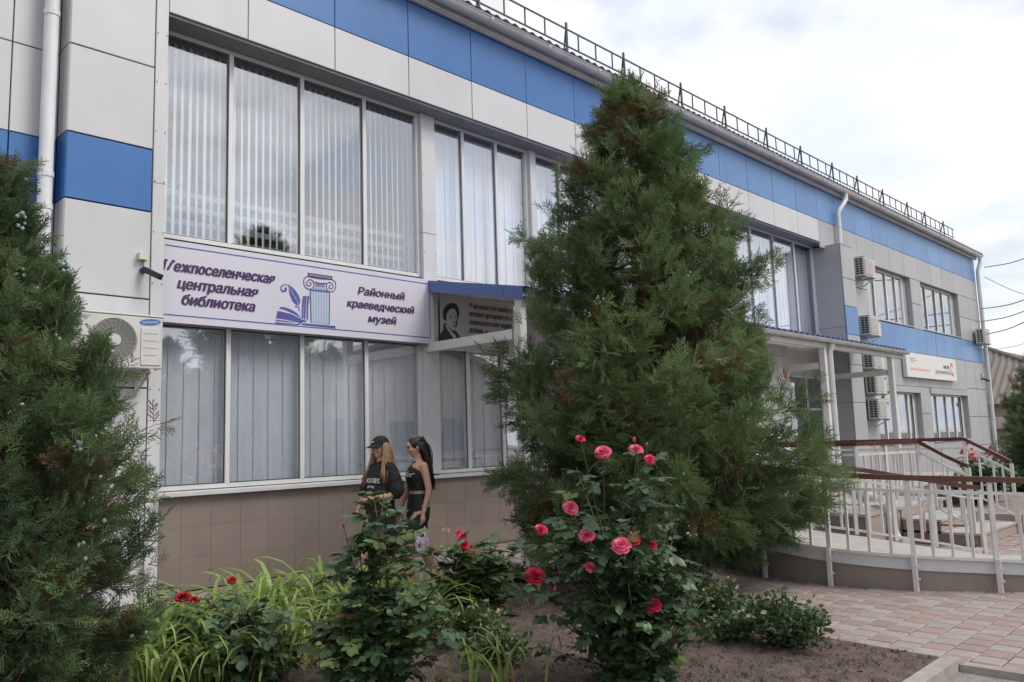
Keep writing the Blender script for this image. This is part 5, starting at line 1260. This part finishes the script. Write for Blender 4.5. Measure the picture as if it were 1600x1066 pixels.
def body_mesh(armL, armR, legL, legR, hx, handL, handR):
    mb = MB()
    rings(mb, [(.80, 0, .0, .10, .075), (.84, 0, .005, .150, .105), (.90, 0, .01, .160, .112), (.97, 0, .005, .135, .096), (1.04, 0, 0, .112, .084), (1.12, 0, 0, .118, .088), (1.20, 0, -.008, .130, .100), (1.27, 0, -.004, .140, .095), (1.33, 0, .008, .135, .078), (1.37, 0, .012, .085, .058), (1.395, 0, .014, .055, .05)])
    limb(mb, [(0, .015, 1.36), (0, .008, 1.42), tuple(hx((0, .0, 1.47)))], [.052, .046, .046])
    for arm, hd, sd_ in ((armL, handL, 1), (armR, handR, -1)):
        limb(mb, arm, [.046, .040, .036, .030, .023]); hand(mb, arm[-1], hd[0], hd[1], sd_)
    for leg in (legL, legR):
        limb(mb, leg, [.088, .080, .056, .054, .036]); a = Vector(leg[-1]); limb(mb, [a, a + Vector((0, -.06, -.045)), a + Vector((0, -.15, -.055))], [.036, .034, .026])
    # head: skull, jaw, nose, brow, ears
    def hb(c, r): 
        k = len(mb.v); mb.ball(c, r, 14, 10); mb.v[k:] = [tuple(hx(p)) for p in mb.v[k:]]
    hb((0, .008, 1.560), (.073, .092, .083)); hb((0, -.014, 1.515), (.060, .068, .080)); hb((0, -.040, 1.460), (.034, .034, .026)); hb((0, -.038, 1.49), (.044, .040, .034))
    hb((0, -.090, 1.520), (.010, .014, .010)); hb((0, -.083, 1.540), (.008, .012, .024)); hb((0, -.078, 1.487), (.022, .010, .010)); hb((.038, -.065, 1.520), (.022, .02, .018)); hb((-.038, -.065, 1.520), (.022, .02, .018)); hb((0, -.074, 1.575), (.052, .018, .016))
    for s_ in (-1, 1): hb((s_ * .074, .012, 1.53), (.010, .018, .030))
    return mb
def lay_on(me_target, v, f, fx, name, m, parent, lift=.004):
    """print lettering laid on the cloth: every vertex is cast along local +y onto the target mesh"""
    bv = BVHTree.FromPolygons([x.co for x in me_target.vertices], [p.vertices for p in me_target.polygons]); P = []
    for x, z in fx(v):
        h_ = bv.ray_cast(Vector((x, -1, z)), Vector((0, 1, 0))); P.append((x, (h_[0].y if h_[0] else -.12) - lift, z))
    mb = MB()
    for k in range(5): mb.add([(x + (k - 2) * .0016, y - k * .0003, z + (k % 2) * .002) for x, y, z in P], f)
    return mb.build(name, m, parent, local=True)
def face_bits(T, hx):
    for s_ in (-1, 1):
        e = MB(); e.ball((s_ * .031, -.084, 1.543), (.013, .006, .006), 8, 6); e.v = [tuple(hx(p)) for p in e.v]; e.build('eye', M['eye'], T, local=True)
        b_ = MB(); b_.tube([(s_ * .016, -.093, 1.562), (s_ * .034, -.091, 1.566), (s_ * .050, -.080, 1.560)], .0032, 5); b_.v = [tuple(hx(p)) for p in b_.v]; b_.build('eyebrow', M['hair_dark'], T, local=True)
    l = MB(); l.ball((0, -.0835, 1.487), (.020, .006, .0075), 10, 6); l.v = [tuple(hx(p)) for p in l.v]; l.build('lips', M['lips'], T, local=True)
def strands(mb, hx, roots, mids, ends, rr, n, r0=.0058):
    for k in range(n):
        t = rr.random(); j = lambda s_: Vector((rr.gauss(0, s_), rr.gauss(0, s_), rr.gauss(0, s_)))
        i = t * (len(roots) - 1); a = int(min(i, len(roots) - 2)); g_ = lambda L_: Vector(L_[a]).lerp(Vector(L_[a + 1]), i - a)
        p0, p1, p2 = hx(g_(roots)) + j(.004), g_(mids) + j(.009), g_(ends) + j(.022); mb.tube(bez([p0, p1, p2], 7), [r0, r0 * 1.05, r0, r0 * .9, r0 * .8, r0 * .6, r0 * .25], 5)

def shoes(T, legs):
    for l in legs:
        a = Vector(l[-1]); z = a.z - .075; s_ = MB(); limb(s_, [(a.x, a.y + .03, z + .035), (a.x, a.y - .06, z + .035), (a.x, a.y - .17, z + .03)], [.042, .043, .036]); s_.box(a.x - .042, a.x + .042, a.y - .20, a.y + .065, z - .012, z + .012)
        link('shoe', union(s_, .008, 2), M['black_cloth'], T, (0, 0, 0), local=True)
# --- woman in the cap
hx = head_xf(.12, .10)
f_ = (-1.0, .0); rz_ = math.atan2(f_[0], -f_[1])
T = thing('person', (5.28, 7.14, .0), 'woman in black cap and oversized black T-shirt with long fair hair, walking', 'person', rz=rz_)
armL = [(.150, .012, 1.33), (.205, .03, 1.20), (.225, .03, 1.07), (.17, -.10, 1.03), (.085, -.185, 1.02)]
armR = [(-.150, .012, 1.33), (-.205, -.01, 1.20), (-.215, -.03, 1.08), (-.205, -.10, .98), (-.185, -.16, .90)]
legL = [(.078, 0, .84), (.082, .03, .66), (.085, .06, .47), (.085, .15, .28), (.085, .24, .105)]
legR = [(-.078, -.01, .84), (-.08, -.10, .66), (-.08, -.16, .47), (-.08, -.17, .28), (-.08, -.17, .085)]
link('body', union(body_mesh(armL, armR, legL, legR, hx, ((-.9, -.3, -.1), (0, .2, -1)), ((.1, -.35, -.95), (0.6, .5, 0))), .0075, 2), M['skin'], T, (0, 0, 0), local=True)
sh = MB(); rings(sh, [(.84, 0, -.01, .175, .140), (.92, 0, -.01, .170, .138), (1.02, 0, -.008, .162, .130), (1.14, 0, -.01, .160, .128), (1.24, 0, -.008, .165, .122), (1.31, 0, .004, .160, .102), (1.36, 0, .012, .128, .078), (1.392, 0, .014, .072, .062)])
limb(sh, [(.140, .012, 1.325), (.205, .03, 1.20), (.232, .03, 1.08)], [.064, .072, .080], 14); limb(sh, [(-.140, .012, 1.325), (-.200, -.01, 1.20), (-.220, -.03, 1.09)], [.064, .072, .080], 14)
shirt_me = union(sh, .010, 3, .042); so = link('t_shirt', shirt_me, M['black_cloth'], T, (0, 0, 0), local=True)
st_ = MB(); rings(st_, [(.76, 0, .0, .172, .135), (.86, 0, .0, .184, .142), (.96, 0, 0, .165, .125)]); limb(st_, [(.080, 0, .80), (.084, .02, .70), (.088, .035, .60)], [.098, .102, .104], 14); limb(st_, [(-.080, -.01, .80), (-.083, -.06, .70), (-.084, -.10, .60)], [.098, .102, .104], 14)
link('shorts', union(st_, .011, 3, .02), M['black_cloth'], T, (0, 0, 0), local=True)
for body_, x0, x1, z0, cap in (('DICKIES', -.115, .115, 1.165, .050), ('EST. 1922', -.06, .06, 1.115, .022)):
    v, f = text_mesh(body_, 1.0, 0, 0); mn, mx_ = v[:, 0].min(), v[:, 0].max()
    lay_on(shirt_me, v, f, lambda v_, x0=x0, x1=x1, z0=z0, cap=cap, mn=mn, mx_=mx_: [(x0 + (a - mn) / (mx_ - mn) * (x1 - x0), z0 + b / .73 * cap + .010 * (1 - ((a - mn) / (mx_ - mn) * 2 - 1) ** 2)) for a, b in v_[:, :2]], 'shirt_lettering', M['print_white'], T)
face_bits(T, hx)
cp = MB(); k = 0
nn_, mm_ = 20, 8
for i in range(mm_ + 1):
    a = pi / 2 * i / mm_
    for j in range(nn_): b_ = 2 * pi * j / nn_; cp.v.append(tuple(hx((.088 * math.cos(a) * math.cos(b_), .008 + .106 * math.cos(a) * math.sin(b_), 1.572 + .092 * math.sin(a) ** .9))))
for i in range(mm_):
    for j in range(nn_): cp.f.append((i * nn_ + j, i * nn_ + (j + 1) % nn_, (i + 1) * nn_ + (j + 1) % nn_, (i + 1) * nn_ + j)); cp.mi.append(0)
k = len(cp.v)
for z in (0, .008):
    for i in range(9):
        a = pi + pi * (.12 + .76 * i / 8)
        cp.v.append(tuple(hx((.086 * math.cos(a), .008 + .100 * math.sin(a), 1.575 + z)))); cp.v.append(tuple(hx((.080 * math.cos(a) * 1.02, -.005 + .178 * math.sin(a), 1.556 + z - .012 * abs(math.cos(a)))))) 
for i in range(8):
    q = k + 2 * i; r_ = q + 18; cp.f += [(q, q + 1, q + 3, q + 2), (r_ + 2, r_ + 3, r_ + 1, r_), (q + 1, r_ + 1, r_ + 3, q + 3)]; cp.mi += [0, 0, 0]
co = cp.build('cap', M['black_cloth'], T, local=True, smooth=True)
for q, (x0, x1) in enumerate(((-.022, -.010), (-.006, .006), (.010, .022))):
    mk = MB().box(x0, x1, -.101, -.097, 1.604, 1.614 + .004 * (q % 2)); mk.v = [tuple(hx(p)) for p in mk.v]; mk.build('cap_mark', M['print_white'], co, local=True)
rr = random.Random(4); hr = MB()
strands(hr, hx, [(.076, -.02, 1.58), (.080, .02, 1.58), (.055, .075, 1.58)], [(.098, -.03, 1.45), (.10, .03, 1.44), (.06, .10, 1.45)], [(.155, -.105, 1.20), (.145, .04, 1.20), (.07, .135, 1.16)], rr, 170)
strands(hr, hx, [(-.076, -.02, 1.58), (-.080, .02, 1.58), (-.055, .075, 1.58)], [(-.098, -.03, 1.45), (-.10, .03, 1.44), (-.06, .10, 1.45)], [(-.150, -.125, 1.16), (-.145, .02, 1.18), (-.07, .135, 1.16)], rr, 170)
strands(hr, hx, [(-.05, .09, 1.58), (0, .10, 1.58), (.05, .09, 1.58)], [(-.05, .11, 1.44), (0, .115, 1.44), (.05, .11, 1.44)], [(-.06, .14, 1.15), (0, .145, 1.13), (.06, .14, 1.15)], rr, 130)
hr.build('hair', M['hair_fair'], T, local=True, smooth=True); shoes(T, (legL, legR))

# --- woman in profile
hx = head_xf(-.10, .26)
f_ = (-.96, .28); rz_ = math.atan2(f_[0], -f_[1])
T = thing('person', (5.66, 7.00, .0), 'dark-haired woman in sleeveless black crop top and shorts, looking down', 'person', rz=rz_)
armL = [(.148, .012, 1.325), (.172, .035, 1.19), (.182, .050, 1.06), (.178, .020, .945), (.172, -.010, .835)]
armR = [(-.148, .012, 1.325), (-.175, -.02, 1.19), (-.182, -.04, 1.06), (-.178, -.09, .96), (-.17, -.14, .86)]
legL = [(.078, 0, .84), (.082, -.08, .66), (.084, -.13, .47), (.084, -.13, .28), (.084, -.12, .085)]
legR = [(-.078, 0, .84), (-.082, .05, .66), (-.084, .07, .47), (-.084, .17, .28), (-.084, .26, .105)]
link('body', union(body_mesh(armL, armR, legL, legR, hx, ((.0, -.1, -1), (-.5, -.4, 0)), ((0, -.3, -1), (.5, .3, 0))), .0075, 2), M['skin'], T, (0, 0, 0), local=True)
tp = MB(); rings(tp, [(1.065, 0, 0, .120, .096), (1.12, 0, -.004, .126, .100), (1.20, 0, -.014, .138, .114), (1.265, 0, -.008, .142, .106), (1.31, 0, .004, .128, .088), (1.35, 0, .012, .098, .070), (1.38, 0, .014, .068, .058)])
top_me = union(tp, .009, 2, .008); link('crop_top', top_me, M['black_cloth'], T, (0, 0, 0), local=True)
st_ = MB(); rings(st_, [(.77, 0, .0, .150, .118), (.86, 0, .004, .166, .122), (.93, 0, .006, .156, .114), (1.00, 0, .002, .132, .100), (1.035, 0, 0, .122, .094)]); limb(st_, [(.080, 0, .80), (.083, -.045, .70), (.084, -.07, .66)], [.097, .100, .102], 14); limb(st_, [(-.080, 0, .80), (-.083, .03, .70), (-.084, .04, .66)], [.097, .100, .102], 14)
link('shorts', union(st_, .010, 2, .012), M['black_cloth'], T, (0, 0, 0), local=True)
v, f = text_mesh('for', 1.0, .35, 0); mn, mx_ = v[:, 0].min(), v[:, 0].max()
lay_on(top_me, v, f, lambda v_: [(-.02 + (a - mn) / (mx_ - mn) * .135, 1.215 + b / .73 * .06) for a, b in v_[:, :2]], 'shirt_lettering', M['print_white'], T)
face_bits(T, hx)
cp = MB(); cp.ball((0, .020, 1.566), (.081, .096, .086), 18, 12)
cp.v = [tuple(hx((x, max(y, -.072 + .35 * max(0, 1.575 - z)) if z > 1.52 else max(y, .0), max(z, 1.50)))) for x, y, z in cp.v]
rr = random.Random(9); hr = MB(); hr.add(cp.v, cp.f)
strands(hr, hx, [(.074, -.01, 1.575), (.078, .035, 1.57), (.05, .09, 1.57)], [(.078, .06, 1.45), (.075, .085, 1.42), (.05, .12, 1.43)], [(.085, .115, 1.16), (.075, .13, 1.13), (.05, .14, 1.10)], rr, 140)
strands(hr, hx, [(-.074, -.01, 1.575), (-.078, .035, 1.57), (-.05, .09, 1.57)], [(-.078, .06, 1.45), (-.075, .085, 1.42), (-.05, .12, 1.43)], [(-.085, .115, 1.16), (-.075, .13, 1.13), (-.05, .14, 1.10)], rr, 140)
strands(hr, hx, [(-.05, .10, 1.60), (0, .11, 1.62), (.05, .10, 1.60)], [(-.04, .135, 1.46), (0, .145, 1.48), (.04, .135, 1.46)], [(-.05, .15, 1.10), (0, .155, 1.07), (.05, .15, 1.10)], rr, 170)
hr.build('hair', M['hair_dark'], T, local=True, smooth=True); shoes(T, (legL, legR))
MB().tube([(.174 + .027 * math.cos(a), .0 + .027 * math.sin(a), .862 + .004 * math.sin(a)) for a in np.linspace(0, 2 * pi, 17)], .004, 6).build('bracelet', M['silver'], T, local=True)
mw = Matrix.Translation((5.66, 7.00, 0)) @ Matrix.Rotation(rz_, 4, 'Z'); hp = mw @ Vector((.165, -.035, .745))
Bg = thing('tote_bag', (hp.x, hp.y, hp.z - .31), 'small lilac and white patterned bag hanging from the dark-haired woman\'s hand', 'bag', rz=rz_)
bgm = MB(); nb = 14; hts = (0, .05, .11, .17, .22, .265)
for i, z in enumerate(hts):
    hw = (.060, .075, .082, .074, .058, .036)[i]; hd = (.022, .030, .034, .028, .018, .007)[i]
    for j in range(nb):
        a_ = 2 * pi * j / nb; c_, q_ = math.cos(a_), math.sin(a_); sq = (abs(c_) ** 6 + abs(q_) ** 6) ** (-1 / 6)
        bgm.v.append((hd * c_ * sq * (1 + .25 * math.sin(5 * a_ + i * 2)), hw * q_ * sq + .012 * math.sin(i * 1.9), z + .006 * math.sin(3 * a_ + i)))
for i in range(len(hts) - 1):
    for j in range(nb): bgm.f.append((i * nb + j, i * nb + (j + 1) % nb, (i + 1) * nb + (j + 1) % nb, (i + 1) * nb + j)); bgm.mi.append(0)
bgm.f += [tuple(reversed(range(nb))), tuple((len(hts) - 1) * nb + j for j in range(nb))]; bgm.mi += [0, 0]
bgo = bgm.build('pouch', M['bag_lilac'], Bg, local=True)
for q, (y0_, z0_) in enumerate(((-.05, .06), (.02, .10), (-.02, .16), (.04, .19))): MB().box(.030 + .004 * q, .040, y0_, y0_ + .035, z0_, z0_ + .03).build('print_mark', M['ink_pink' if q % 2 else 'ink_purple'], bgo, local=True)
for s_ in (-.01, .01): MB().tube(bez([(s_, -.03, .26), (s_ * .5, -.015, .30), (0, 0, .32), (s_ * .5, .015, .30), (s_, .03, .26)], 12), .004, 6).build('handle', M['black_cloth'], Bg, local=True)

# ================================================================ across the road, behind the viewer: mirrored in the lower windows
Oh = thing('opposite_house', (23, -12, 0), 'pale gabled house across the road, mirrored faintly in the lower windows', 'house')
MB().box(17.6, 29.4, -20, -10.4, 0, 4.7).build('wall', M['house_wall'], Oh)
MB().add([(17.6, -10.4, 4.71), (29.4, -10.4, 4.71), (23.5, -10.4, 6.3), (17.6, -10.6, 4.71), (29.4, -10.6, 4.71), (23.5, -10.6, 6.3)], [(0, 1, 2), (5, 4, 3), (0, 3, 4, 1), (1, 4, 5, 2), (2, 5, 3, 0)]).build('gable', M['house_wall'], Oh)
for x0, x1, z0, z1 in ((16.7, 23.5, 4.75, 6.55), (30.3, 23.5, 4.75, 6.55)):
    MB().add([(x0, -9.8, z0), (x1, -9.8, z1), (x1, -20.5, z1), (x0, -20.5, z0), (x0, -9.8, z0 - .18), (x1, -9.8, z1 - .18), (x1, -20.5, z1 - .18), (x0, -20.5, z0 - .18)], [(0, 1, 2, 3), (7, 6, 5, 4), (0, 4, 5, 1), (0, 3, 7, 4), (3, 2, 6, 7), (1, 5, 6, 2)]).build('roof', M['slate'], Oh)
for x in (19, 22, 25): MB().box(x, x + 1.2, -10.39, -10.33, 1.2, 2.7).build('window', M['room_dark'], Oh)
jt = [o for o in bpy.data.objects if o.name == 'juniper_tree'][0]
for loc, sc, lab in (((11.6, -9.0, 0), .98, 'tall dark tree across the road, mirrored in the lower window nearest the fan unit'), ((14.2, -12.5, 0), .85, 'shorter tree across the road, mirrored beside the gabled house')):
    T = copy_tree(jt); T.location = loc; T.scale = (sc, sc, sc); T['label'] = lab
